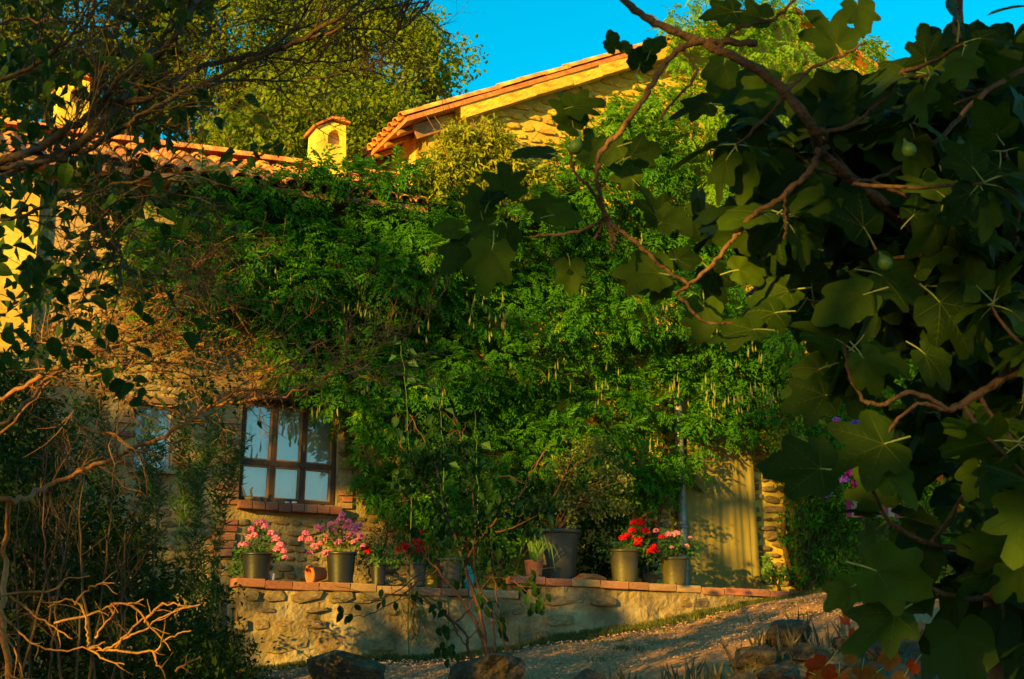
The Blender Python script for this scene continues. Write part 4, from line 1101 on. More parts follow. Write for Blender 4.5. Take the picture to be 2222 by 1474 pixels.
# terracotta pot with strap leaves
a = pot_at(1137, 1180, 1214, 1250, 1.2, 'terra', 'small terracotta pot of arching strap leaves in front of the big grey tub', name='potted_strap_plant', group=G)
root, p, r, h = a; loc = Vector(root.location)
for k, (x, y, bx, by) in enumerate([(1165, 1140, 1160, 1180), (1135, 1190, 1145, 1175), (1125, 1215, 1140, 1180), (1195, 1215, 1180, 1175), (1205, 1240, 1190, 1185), (1150, 1165, 1152, 1185), (1180, 1195, 1172, 1175), (1160, 1205, 1158, 1190), (1128, 1180, 1142, 1182), (1190, 1190, 1176, 1170), (1215, 1215, 1195, 1190), (1172, 1160, 1165, 1185), (1148, 1205, 1152, 1180)]):
    t0 = p + Vector((0, 0, h * .85)); q = at(x, y, p.y - rng.uniform(.02, .15)); m_ = at(bx, by - 8, p.y - .05)
    pts = smooth_line([t0, m_, q], 5); V = []; n_ = len(pts)
    for i_, c in enumerate(pts):
        wd = .014 * (1 - (i_ / (n_ - 1)) ** 2) + .0015
        V += [tuple(c + Vector((wd, 0, .004)) - loc), tuple(c - loc), tuple(c + Vector((-wd, 0, .004)) - loc)]
    F = []
    for i_ in range(n_ - 1): F += [(i_ * 3, i_ * 3 + 1, i_ * 3 + 4, i_ * 3 + 3), (i_ * 3 + 1, i_ * 3 + 2, i_ * 3 + 5, i_ * 3 + 4)]
    mb = MB(); mb.add(V, F, rng.random()); mb.build('leaf', M['aloe'], root)
# big tub with speckled bush
a = pot_at(1141, 1260, 1143, 1250, .78, 'potgrey', 'very large grey-brown tub holding a speckled yellow-green bush', name='potted_bush', taper=.8, group=G)
root, p, r, h = a; loc = Vector(root.location); cs = []
BP = [(1140, 1140), (1130, 1100), (1160, 1060), (1200, 1000), (1240, 970), (1270, 940), (1300, 950), (1340, 1010), (1380, 1040), (1380, 1090), (1330, 1120), (1260, 1130), (1200, 1150)]
while len(cs) < 110:
    x, y = rng.uniform(1125, 1385), rng.uniform(935, 1155)
    if in_poly(x, y, BP): cs.append(tuple(at(x, y, p.y + rng.normal(0, .2) - .05)))
mb = MB(); clump_leaves(mb, cs, rng.uniform(.07, .15, len(cs)), 26, .05, .034, up=.7, out=.8); mb.build('foliage', M['varieg'], root, off=loc, kind='stuff')
mb = MB()
for c in cs[:26]: mb.tube(smooth_line([p + Vector((0, 0, h * .85)), (p + Vector((0, 0, h * 1.4)) + Vector(c)) / 2, Vector(c)], 4, .01), [.012, .004], 4)
mb.build('stem', M['bark'], root, off=loc)
a = pot_at(1322, 1389, 1190, 1260, 1.15, 'potolive', 'olive-brown pot crowded with bright red geraniums left of the drainpipe', group=G)
plant_in(*a, [(x, y, 22) for x, y in ((1310, 1180), (1325, 1190), (1345, 1180), (1370, 1180), (1390, 1170), (1400, 1190), (1405, 1205), (1360, 1160), (1385, 1150), (1400, 1140), (1315, 1195), (1380, 1195))],
         [(x, y, 'red', s) for x, y, s in ((1376, 1135, 1.1), (1392, 1137, 1.1), (1398, 1150, 1), (1372, 1152, 1.1), (1403, 1156, 1), (1350, 1168, 1), (1368, 1166, 1.1), (1360, 1162, .8), (1386, 1172, 1.2), (1384, 1181, 1.1), (1419, 1188, 1.1), (1412, 1197, 1.1), (1422, 1196, .9), (1436, 1166, .9), (1388, 1130, .8))] + [(1424, 1152, 'pink', .8)])
a = pot_at(1434, 1494, 1206, 1265, 1.15, 'potolive', 'olive pot of pale pink geraniums standing beside the door cloth', group=G)
plant_in(*a, [(x, y, 18) for x, y in ((1445, 1190), (1465, 1188), (1480, 1195), (1495, 1190), (1505, 1180), (1500, 1205), (1450, 1175), (1475, 1175), (1440, 1200))],
         [(x, y, 'palepink', s) for x, y, s in ((1450, 1160, 1), (1460, 1162, 1), (1468, 1158, 1), (1442, 1164, .9), (1490, 1185, .7), (1458, 1188, .6), (1498, 1167, .6))])
mb = MB()
u, w = fac(1410, 1255, .9); 
def rock_mesh(seed, n=10, m=8):
    r = np.random.default_rng(seed); planes = [(Vector(r.normal(0, 1, 3)).normalized(), r.uniform(.55, .88)) for _ in range(13)]; V = [(0, 0, -.8)]
    for j in range(1, m):
        ph = math.pi * j / m - math.pi / 2
        for i in range(n):
            t = 2 * math.pi * i / n; d = Vector((math.cos(ph) * math.cos(t), math.cos(ph) * math.sin(t), math.sin(ph)))
            k = 1 + .5 * mnoise.noise(d * 1.5 + Vector((seed * 3.7, 0, 0))) + .2 * mnoise.noise(d * 4 + Vector((seed, 9, 0)))
            q = d * k
            for pn, pc in planes:
                e = q.dot(pn) - pc
                if e > 0: q = q - pn * e * .92
            V.append(tuple(q + Vector(r.normal(0, .008, 3))))
    V.append(tuple(np.mean(V[-n:], axis=0) + np.array([0, 0, .02]))); F = []
    for i in range(n): F.append((0, 1 + (i + 1) % n, 1 + i)); F.append((len(V) - 1, 1 + (m - 2) * n + i, 1 + (m - 2) * n + (i + 1) % n))
    for j in range(m - 2):
        for i in range(n): F.append((1 + j * n + i, 1 + j * n + (i + 1) % n, 1 + (j + 1) * n + (i + 1) % n, 1 + (j + 1) * n + i))
    mb = MB(); mb.add(V, F, r.random()); return mb.mesh('rock', M['rock'])
ROCKS = [rock_mesh(s, 18, 12) for s in range(6)]
def rock(px, pytop, d, wpx, name, label, group=None, k=0, hs=.6, matk=None, base=None):
    c = at(px, pytop, d); gz = ground_z(c.x, c.y) if base is None else base
    rx = wpx / 2 / F_PX * d; H_ = max(.1, c.z - gz)
    o = put(name, ROCKS[k % 6], loc=(c.x, c.y, c.z - rx * .55), rot=(rng.normal(0, .15), rng.normal(0, .15), rng.uniform(-.5, .5)), scale=(rx * 1.1, rx * .85, rx * .66))
    tag(o, label, 'rock', group)
    if matk: o.material_slots[0].link = 'OBJECT'; o.material_slots[0].material = M[matk]
    return o
fs = fac(1285, 1250, 1.1)
o = rock(1288, 1240, H(fs[0], .98, 0).y, 66, 'ridge_tile_fragment', 'broken curved orange tile lying on the ledge beside the tub', k=2, matk='tile', base=EYE * 0 + H(fs[0], 1.15, ledge_w(fs[0])).z); o.location = H(fs[0], 1.08, ledge_w(fs[0]) + .035); o.scale = (.26, .14, .075); o.rotation_euler = (0, .05, YAW)
fs = fac(1412, 1250, .9)
o = rock(1412, 1222, H(fs[0], .9, 0).y, 40, 'ledge_stone', 'grey upright stone between the two olive pots', k=1, matk='limestone', base=H(fs[0], .9, ledge_w(fs[0])).z); o.location = H(fs[0], .85, ledge_w(fs[0]) + .06); o.scale = (.12, .09, .13)
# driftwood and pebbles on the window sill
fs = fac(540, 1080, .12); dw = thing('driftwood', 'twisted pale driftwood piece standing on the left of the window sill', 'ornament', tuple(H(fs[0], .12, ww0 - EYE * 0)), YAW)
dw.location = H(fs[0], .1, ww0 + .01)
mb = MB(); mb.tube(smooth_line([(-.02, 0, 0), (-.06, 0, .1), (-.09, .01, .2)], 4, .004), [.014, .006], 6); mb.tube(smooth_line([(0, 0, 0), (.04, 0, .06), (.02, 0, .13), (.05, 0, .17)], 4, .004), [.02, .008], 6); mb.build('branch', M['limestone'], dw, True)
mb = MB(); mb.lathe([(.001, 0), (.06, .01), (.07, .03), (.03, .06), (.001, .065)], 12, (.02, 0, 0), wob=.4); mb.build('root_burl', M['limestone'], dw, True)
for x, nm, mt in ((622, 'white pebble in the middle of the window sill', 'white'), (638, 'second pale pebble on the sill, right of the middle', 'white'), (700, 'dark pebble near the right end of the window sill', 'rock')):
    fs = fac(x, 1088, .1); o = put('pebble', ROCKS[rng.integers(6)], loc=H(fs[0], .1, ww0 + .005 - .02 * (x > 650)), scale=(.04, .025, .018)); tag(o, nm, 'pebble'); o.material_slots[0].link = 'OBJECT'; o.material_slots[0].material = M[mt]

# ------------------------------------------------------------------ shrubs beside and behind the pots
def bush(name, label, poly, d0, dj, mat, n, per, L, W, cr=(.08, .18), cat='shrub', stems=8, base=None, stemmat='bark', up=.5, droop=.3):
    xs = [p[0] for p in poly]; ys = [p[1] for p in poly]; cs = []
    while len(cs) < n:
        x, y = rng.uniform(min(xs), max(xs)), rng.uniform(min(ys), max(ys))
        if in_poly(x, y, poly):
            d = d0 + rng.uniform(-dj, dj); c = at(x, y, d)
            if c.z > ground_z(c.x, c.y) - .1: cs.append(tuple(c))
            else: cs.append(tuple((c.x, c.y, ground_z(c.x, c.y) + rng.uniform(0, .2))))
    cx = (min(xs) + max(xs)) / 2; c = at(cx, max(ys), d0); b = Vector(base) if base is not None else Vector((c.x, c.y, ground_z(c.x, c.y)))
    root = thing(name, label, cat, tuple(b)); mb = MB()
    clump_leaves(mb, cs, rng.uniform(cr[0], cr[1], n), per, L, W, up=up, out=.8, droop=droop); mb.build('foliage', M[mat], root, off=b, kind='stuff')
    mb = MB()
    for k in range(stems):
        c = Vector(cs[rng.integers(n)]); mb.tube(smooth_line([b + Vector((rng.normal(0, .05), 0, -.05)), (b + c) / 2 + Vector((0, 0, .1)), c], 4, .012), [.016, .004], 5)
    mb.build('stem', M[stemmat], root, off=b); return root
ld = lambda px, v: H(fac(px, 1250, v)[0], v, ledge_w(fac(px, 1250, v)[0]) - .05)
bush('ivy_bush', 'dark ivy bush filling the gap between tub and red geraniums', [(1250, 1130), (1340, 1110), (1400, 1130), (1420, 1230), (1340, 1250), (1255, 1250)], ld(1300, .35).y, .2, 'darkbush', 60, 26, .06, .045, base=ld(1300, .35))
bush('feathery_bush', 'soft pale-green feathery plant behind the small dark pot', [(780, 1130), (850, 1100), (880, 1180), (860, 1255), (775, 1255)], ld(820, .7).y, .15, 'spike', 40, 26, .055, .012, base=ld(820, .7))
bush('elderflower_bush', 'leafy green shrub with yellowish leaves behind the sapling and pots', [(880, 1080), (930, 1060), (1000, 1100), (1080, 1090), (1130, 1150), (1130, 1260), (1040, 1270), (900, 1215)], ld(1000, .55).y, .3, 'wist_y', 70, 24, .06, .035, base=ld(1000, .5))
bush('low_ledge_plant', 'small spreading plant on the ledge foot of the door pilaster', [(1660, 1215), (1720, 1225), (1720, 1262), (1650, 1262)], ld(1690, .6).y, .15, 'aloe', 16, 14, .07, .06, base=ld(1690, .6), cr=(.05, .1), stems=3)
bush('rooty_creeper', 'tangle of leafy creeper over brown roots right of the door', [(1690, 1000), (1830, 980), (1900, 1080), (1880, 1270), (1720, 1270), (1700, 1180)], H(fac(1780, 1200, .5)[0], .5, 0).y, .3, 'wist', 130, 26, .07, .03, cr=(.1, .22), base=ld(1740, .4), stems=16)
bush('flowering_bush', 'loose bush of small bright yellow-green leaves above the door pilaster', [(1670, 900), (1740, 905), (1735, 985), (1650, 975)], H(fac(1700, 950, .5)[0], .5, 0).y, .2, 'ivy', 40, 22, .05, .03, cr=(.07, .14), base=ld(1740, .3), stems=6)

# pink flowers and striped cloth beyond the fig
c0 = at(1890, 1110, 17.5)
pb = thing('pink_flower_bush', 'magenta flowering bush seen through the fig leaves on the right', 'shrub', (c0.x, c0.y, ground_z(c0.x, c0.y)))
loc = Vector(pb.location); cs = []
for k in range(60): cs.append(tuple(at(rng.uniform(1800, 2080), rng.uniform(1040, 1290), 17.5 + rng.normal(0, .4))))
mb = MB(); clump_leaves(mb, cs, rng.uniform(.12, .25, 60), 24, .09, .03); mb.build('foliage', M['darkbush'], pb, off=loc, kind='stuff')
for x, y, c, s_ in [(1845, 1028, 'magenta', 1.3), (1832, 1042, 'violet', 1), (1790, 1068, 'violet', 1.4), (1788, 1075, 'violet', 1.1), (1860, 1050, 'magenta', 1.2), (1880, 1055, 'magenta', 1.1), (1900, 1060, 'magenta', 1), (1815, 912, 'violet', .8), (1850, 925, 'violet', 1), (1862, 920, 'violet', 1), (1878, 918, 'violet', 1), (1796, 873, 'violet', .8), (1865, 1040, 'magenta', 1), (1893, 1048, 'magenta', .9), (2020, 1240, 'violet', 1)]:
    put('bloom', BLOOM[c][rng.integers(3)], pb, mat4=Matrix.Translation(at(x, y, 17.0) - loc) @ Matrix.Scale(s_ * 1.2, 4))
mb = MB()
for k in range(9):
    c = Vector(cs[k]); mb.tube(smooth_line([loc, (loc + c) / 2 + Vector((.05, 0, .2)), c], 4, .02), [.02, .006], 5)
mb.build('stem', M['bark'], pb, off=loc)
c0 = at(1895, 1122, 16.6); tw = thing('striped_cloth', 'magenta and cream striped cloth hanging behind the fig leaves', 'cloth', tuple(c0))
for k in range(9):
    mb = MB(); x0 = (k - 4.5) * .07; n_ = 6; V = []
    for j in range(n_):
        for i_ in range(3): V.append((x0 + i_ * .035, .02 * math.sin((x0 + i_ * .035) * 22), .23 * j / (n_ - 1)))
    F = [(j * 3 + i_, j * 3 + i_ + 1, j * 3 + i_ + 4, j * 3 + i_ + 3) for j in range(n_ - 1) for i_ in range(2)]
    mb.add(V, F, .5); mb.build('stripe', M['cloth' if k % 2 == 0 else 'clothp'], tw, True)

# ------------------------------------------------------------------ slender sapling in front of the wall
def leafmesh(name, mats, L, W, seed, droop=.25, n=5, fold=.25, stalk=.25):
    """ovate leaf along +Y with a raised midrib and a stalk"""
    V = []; F = []
    for i in range(n + 1):
        t = i / n; w = W * .5 * (math.sin(math.pi * min(1, t ** .75 * .97)) ** .85) * (1 if 0 < i < n else .05)
        y = L * t; z = -droop * L * t * t
        V += [(-w, y, z + fold * w), (0, y, z), (w, y, z + fold * w)]
    for i in range(n):
        a = i * 3; F += [(a, a + 1, a + 4, a + 3), (a + 1, a + 2, a + 5, a + 4)]
    mb = MB(); mb.add(V, F, seed * .37 % 1); mb.tube([(0, -stalk * L, .02 * L), (0, 0, 0), (0, L * .5, -droop * L * .25 + .001), (0, L, -droop * L)], [L * .018, L * .014, L * .008, L * .002], 4, mi=1, cap=False)
    return mb.mesh(name, mats)
SAPL = [leafmesh('leaf', [M['sapo'], M['greenstem']], .085, .05, s, droop=.35) for s in range(3)]
def line_px(pts, d, k=5, jit=.006, dz=None):
    return smooth_line([at(x, y, d if len(q) == 0 else q[0]) for x, y, *q in pts], k, jit)
SD = 13.0
sb = at(1072, 1500, SD); sb = Vector((sb.x, sb.y, ground_z(sb.x, sb.y)))
sap = thing('sapling', 'slender many-stemmed sapling with drooping dark leaves in front of the low wall', 'tree', tuple(sb))
STEMS = [([(1060, 1530), (1038, 1474), (1016, 1408), (1011, 1377), (957, 1326), (909, 1289)], .022, .006), ([(1075, 1530), (1072, 1474), (1045, 1381), (998, 1296), (950, 1238), (923, 1208), (890, 1150)], .022, .006),
         ([(1110, 1530), (1106, 1474), (1089, 1364), (1079, 1300), (1070, 1220), (1060, 1120)], .014, .005), ([(1085, 1530), (1059, 1442), (1042, 1330), (1011, 1228), (1055, 1154), (1113, 1093), (1147, 1042), (1180, 980)], .022, .006),
         ([(1011, 1228), (977, 1144), (930, 1062), (882, 988), (860, 930)], .014, .004), ([(977, 1144), (950, 1025), (930, 974), (890, 900)], .011, .004), ([(1090, 1530), (1078, 1474), (1066, 1330), (1032, 1252), (1030, 1100), (1000, 950), (985, 900)], .014, .004),
         ([(957, 1326), (985, 1360), (1011, 1400)], .008, .006), ([(990, 1350), (1025, 1310), (1065, 1250), (1110, 1200)], .008, .004), ([(1120, 1265), (1150, 1290), (1165, 1300), (1180, 1280)], .005, .003), ([(1050, 1250), (1090, 1255), (1140, 1275), (1160, 1262)], .006, .003),
         ([(930, 1062), (900, 1080), (860, 1090)], .006, .003), ([(1055, 1154), (1100, 1150), (1160, 1120), (1210, 1060), (1250, 980)], .01, .003), ([(950, 1238), (900, 1270), (850, 1310), (790, 1335), (735, 1332)], .007, .003), ([(920, 1240), (850, 1290), (790, 1310), (720, 1300)], .006, .003)]
tips = []
for pts, r0, r1 in STEMS:
    ln = line_px(pts, SD); mb = MB(); mb.tube(ln, [r0, r1], 6)
    for k in range(6):
        i_ = int(rng.uniform(.35, .98) * (len(ln) - 1)); q = ln[i_]
        if q.z < 1.9 + .2 and rng.random() < .6: continue
        e = q + Vector((rng.normal(0, .22), rng.normal(0, .1), rng.uniform(.0, .3))); l2 = smooth_line([q, (q + e) / 2 + Vector((0, 0, .04)), e], 4, .004)
        mb.tube(l2, [r1, .002], 4); tips += l2[1:]
    mb.build('stem', M['redstem'], sap, True, off=sb); tips.append(ln[-1]); tips += ln[int(len(ln) * .7):]
cl = []
for k in range(400):
    x, y = rng.uniform(860, 1300), rng.uniform(890, 1250)
    if in_poly(x, y, [(870, 960), (930, 900), (1060, 1000), (1180, 1080), (1290, 980), (1250, 1090), (1130, 1180), (1060, 1240), (960, 1200), (930, 1120), (860, 1060)]): cl.append(at(x, y, SD + rng.normal(0, .15)))
spots = []
for _ in range(260):
    q = tips[rng.integers(len(tips))] if rng.random() < .55 else cl[rng.integers(len(cl))]
    spots.append(q + Vector(rng.normal(0, .035, 3)))
for (x, y, n_) in [(1155, 1265, 7), (1165, 1305, 8), (965, 1365, 8), (978, 1410, 9), (1092, 1370, 8), (930, 1312, 8), (1060, 1395, 4), (1070, 1270, 10), (1050, 1290, 10), (712, 1300, 9), (728, 1318, 8), (740, 1330, 6)]:
    for _ in range(n_): spots.append(at(x, y, SD) + Vector(rng.normal(0, .045, 3)))
for q in spots[:297]:
    a_ = Vector((rng.normal(0, .6), rng.normal(0, .5), -1.0)); nn_ = Vector((rng.normal(0, .4), -1, .6 + rng.normal(0, .3)))
    put('leaf', SAPL[rng.integers(3)], sap, mat4=mat_frame(q - sb, a_, nn_, rng.uniform(.8, 1.3)))
mb = MB(); clump_leaves(mb, [tuple(c) for c in cl[:150]], rng.uniform(.06, .14, 150)[:len(cl[:150])], 9, .06, .035, droop=.9); mb.build('foliage', M['sap'], sap, off=sb, kind='stuff')

# tall round-leaved stalks behind the sapling
hb = at(960, 1500, 14.2); hb = Vector((hb.x, hb.y, ground_z(hb.x, hb.y))); hk = thing('hollyhock', 'three tall pale-green stalks with round leaves rising in front of the wisteria', 'plant', tuple(hb))
for pts in ([(975, 1500), (972, 1250), (962, 1000), (955, 830)], [(1050, 1500), (1040, 1200), (1035, 1000), (1030, 890)], [(885, 1420), (890, 1150), (880, 850), (868, 740)]):
    ln = line_px(pts, 14.2, 6, .012); mb = MB(); mb.tube(ln, [.007, .003], 5)
    sk = mb.build('stalk', M['greenstem'], hk, True, off=hb); mb = MB()
    for q in ln[6:]:
        for _ in range(1):
            d = Vector((rng.normal(0, 1), rng.normal(0, .5), -.4)); mb.leaves([tuple(q + d.normalized() * .05)], [tuple(d)], [(rng.normal(0, .3), -.8, .7)], rng.uniform(.08, .14), rng.uniform(.08, .12))
    mb.build('foliage', M['spike'], sk, off=hb, kind='stuff')

# ------------------------------------------------------------------ feathery narrow-leaved stalks at the left of the low wall
def feather(name, label, stalks, d):
    b = at(stalks[0][0][0], 1480, d); b = Vector((b.x, b.y, ground_z(b.x, b.y))); root = thing(name, label, 'plant', tuple(b))
    for pts in stalks:
        ln = line_px([(x + rng.normal(0, 9), y) for x, y in pts], d + rng.normal(0, .3), 12, .008); mb = MB(); mb.tube(ln, [.008, .002], 4); sk = mb.build('stalk', M['greenstem'], root, off=b)
        P, A, N = [], [], []
        for i_, q in enumerate(ln):
            f = i_ / len(ln)
            if f < .12: continue
            for _ in range(12 if f < .75 else 6):
                th = rng.uniform(0, 6.28); P.append(tuple(q + Vector(rng.normal(0, .02, 3)))); A.append((math.cos(th), math.sin(th), rng.uniform(.2, 2.0))); N.append(tuple(rng.normal(0, .3, 3) + np.array([0, 0, 1])))
            if f > .5 and rng.random() < .8:      # fine side shoots near the top
                th = rng.uniform(0, 6.28); e = Vector((math.cos(th) * .14, math.sin(th) * .1, .16 + .1 * rng.random()))
                for t in np.linspace(.2, 1, 6):
                    for _ in range(2): P.append(tuple(q + e * t)); A.append((rng.normal(0, .7), rng.normal(0, .7), .8)); N.append((0, .2, 1))
        mb = MB(); n_ = len(P); mb.leaves(P, A, N, rng.uniform(.05, .13, n_), .0075, fold=.3, droop=.2); mb.build('foliage', M['spike'], sk, off=b, kind='stuff')
feather('fleabane_clump', 'tall feathery narrow-leaved weeds between the two windows', [[(385 + i * 10, 1420), (390 + i * 13, 1250), (392 + i * 16, 1050), (395 + i * 19 - 14 * (i % 3), 880 + 34 * (i % 4))] for i in range(8)], 14.5)
feather('fleabane_clump', 'feathery narrow-leaved weeds rising in front of the small window', [[(315 + i * 14, 1450), (318 + i * 10, 1250), (322 + i * 9, 1080), (325 + i * 11, 910 + 35 * (i % 3))] for i in range(3)], 13.6)
feather('fleabane_clump', 'dark feathery weeds at the far left below the branches', [[(170 + i * 20, 1450), (180 + i * 15, 1250), (170 + i * 20, 1050), (160 + i * 18, 880 + 40 * (i % 3))] for i in range(4)], 12.5)

# ------------------------------------------------------------------ dark undergrowth at the bottom left
bush('bramble_thicket', 'dark bramble thicket in the lower left corner behind bare twigs', [(-60, 1000), (120, 980), (260, 1120), (330, 1250), (440, 1330), (500, 1400), (500, 1480), (-60, 1480)], 9.5, 1.4, 'darkbush', 330, 44, .055, .03, cr=(.12, .28), stems=40)
bush('dark_shrub', 'dark leafless-looking shrub at the left edge below the plastered bay', [(-60, 760), (90, 820), (150, 960), (120, 1080), (-60, 1080)], 10.5, .8, 'darkbush', 150, 34, .05, .03, cr=(.1, .24), stems=30)
bush('weedy_bush', 'low dark weeds at the left end of the low wall', [(400, 1270), (500, 1270), (520, 1330), (560, 1440), (560, 1480), (380, 1480)], 15.2, .6, 'darkbush', 90, 24, .06, .03, cr=(.08, .2), stems=14)
bush('trailing_rosemary', 'soft weeping green plant hanging over the wall left of the sapling', [(855, 1290), (920, 1280), (935, 1360), (895, 1400), (860, 1340)], H(fac(890, 1330, 1.5)[0], 1.5, 0).y, .08, 'grass', 22, 26, .05, .008, cr=(.06, .12), stems=6, base=ld(890, 1.2), droop=1.2)

# ------------------------------------------------------------------ rocks and ground plants
for i_, (x, y, d, w, k, s_) in enumerate([(755, 1402, 11.5, 200, 0, 'broad dark boulder on the ground in front of the low wall'), (1050, 1428, 11.0, 190, 1, 'dark boulder at the foot of the sapling stems'), (1270, 1462, 10.0, 110, 2, 'half-buried stone at the lower edge of the path')]):
    rock(x, y, d, w, 'boulder', s_, 'boulders before the low wall', k)
RK = [(1700, 1345, 11.6, 110, 'brown rock topping the bank beside the path'), (1640, 1400, 11.0, 100, 'long rock below the top of the bank'), (1755, 1395, 11.0, 90, 'rounded rock under the brown one on the bank'), (1838, 1372, 11.4, 90, 'pale rock right of the bank top'), (1910, 1395, 11.0, 90, 'light-edged rock half hidden by fig leaves'),
      (1690, 1440, 10.2, 110, 'dark flat rock at the lower edge of the bank'), (1800, 1440, 10.4, 100, 'square-ish rock low on the bank above the red vine'), (1985, 1350, 11.6, 80, 'rock at the right behind the fig leaves'), (1880, 1455, 10.0, 100, 'lowest rock of the bank by the red vine')]
for i_, (x, y, d, w, l_) in enumerate(RK): rock(x, y, d, w, 'bank_rock', l_, 'rocks of the bank beside the path', i_ + 1)
# gravel pebbles, grass and dry stalks nobody could count
def scatter(name, m, n, fn, L=(.05, .12), W=.006, lean=.35, per=5, cat='grass', label=''):
    P, A = [], []
    for _ in range(n):
        x, y = fn()
        z = ground_z(x, y)
        for _ in range(per): P.append((x + rng.normal(0, .02), y + rng.normal(0, .02), z - .01)); A.append((rng.normal(0, lean), rng.normal(0, lean), 1))
    k = len(P); mb = MB(); mb.leaves(P, A, unit(k), rng.uniform(L[0], L[1], k), W, fold=.2, droop=.25)
    o = mb.build(name, M[m], kind='stuff'); tag(o, label, cat)
def huv(u0, u1, v0, v1):
    def f():
        p = H(rng.uniform(u0, u1), rng.uniform(v0, v1), 0); return p.x, p.y
    return f
scatter('grass_verge', 'grass', 2600, huv(uL - 1, uR2 + 1, 1.36, 1.75), (.03, .09), .007, label='narrow strip of mossy grass between low wall and gravel path')
scatter('dry_grass', 'dry', 420, huv(uL - 3, uM, 5.5, 8.5), (.08, .3), .006, .22, 6, label='dry yellow grass stalks in front of the path')
scatter('bank_grass', 'grass', 900, lambda: (rng.normal(3.4, 1.4), rng.normal(12.0, 1.3)), (.03, .09), .007, .3, label='grass tufts on the earthy bank at the right')
def tuft():
    c = tc_[rng.integers(len(tc_))]; return c[0] + rng.normal(0, .08), c[1] + rng.normal(0, .08)
tc_ = [huv(uM, uR2 + 1, 2.1, 3.8)() for _ in range(26)]
scatter('path_grass', 'grass', 380, tuft, (.03, .09), .007, .4, label='small tufts of grass growing in the gravel path')
mb = MB(); vv_, ff_ = [], []
base_p = np.array([(1, 0, 0), (-.5, .8, 0), (-.5, -.8, 0), (0, 0, .8)]); cnt = 0
PP_ = []
for _ in range(5200):
    x, y = huv(uL, uR2 + 2, 1.8, 4.3)(); s_ = rng.uniform(.008, .022); a_ = rng.uniform(0, 6)
    c_, q_ = math.cos(a_), math.sin(a_); R_ = np.array([[c_, -q_, 0], [q_, c_, 0], [0, 0, 1]])
    PP_.append(base_p @ R_.T * s_ + np.array([x, y, ground_z(x, y) + .03]))
V_ = np.concatenate(PP_); b_ = (np.arange(len(PP_)) * 4)[:, None]
mb.add(V_, np.concatenate([b_ + np.array([[0, 1, 3]]), b_ + np.array([[1, 2, 3]]), b_ + np.array([[2, 0, 3]])]), np.repeat(rng.random(len(PP_)), 4))
o = mb.build('loose_gravel', M['pebble'], kind='stuff'); tag(o, 'loose pinkish gravel pebbles over the sloping path', 'gravel')

# crown added out of view over the viewpoint, blocking skylight from the foreground
root = thing('added_shade_walnut', 'added unseen walnut tree whose broad crown keeps skylight off the foreground', 'tree', (3.6, -3.0, ground_z(3.6, -3.0)))
b = Vector(root.location); cs = [(rng.uniform(-5.5, 6.5), rng.uniform(-5, 5.6), 0) for _ in range(330)]
cs = [(x, y, 5.6 + max(0, y - 3) * .25 + rng.random() * 2.2 + abs(x) * .02) for x, y, z in cs]
mb = MB(); clump_leaves(mb, cs, rng.uniform(.4, .8, len(cs)), 22, .26, .2); mb.build('crown', M['maple2'], root, off=b, kind='stuff')
mb = MB(); mb.tube(smooth_line([b - Vector((0, 0, .2)), b + Vector((-.3, .2, 3)), b + Vector((-1.0, 1.2, 6.2))], 5, .02), [.3, .22, .1], 10)
for c in cs[:14]: mb.tube(smooth_line([b + Vector((-.7, .8, 4.8)), (b + Vector((-.7, .8, 5.6)) + Vector(c)) / 2, Vector(c)], 3), [.1, .02], 6)
mb.build('trunk', M['bark'], root, True, off=b)

P, N_ = [], []
for _ in range(420):
    x, y = huv(uL, uR2 + 2, 1.45, 6.0)(); P.append((x, y, ground_z(x, y) + .045))
k = len(P); mb = MB(); mb.leaves(P, unit(k) * np.array([1, 1, .15]), unit(k) * .4 + np.array([0, 0, 1]), rng.uniform(.03, .07, k), rng.uniform(.02, .04, k))
o = mb.build('fallen_leaves', M['dry'], kind='stuff'); tag(o, 'dry fallen leaves scattered over the gravel path', 'leaves')

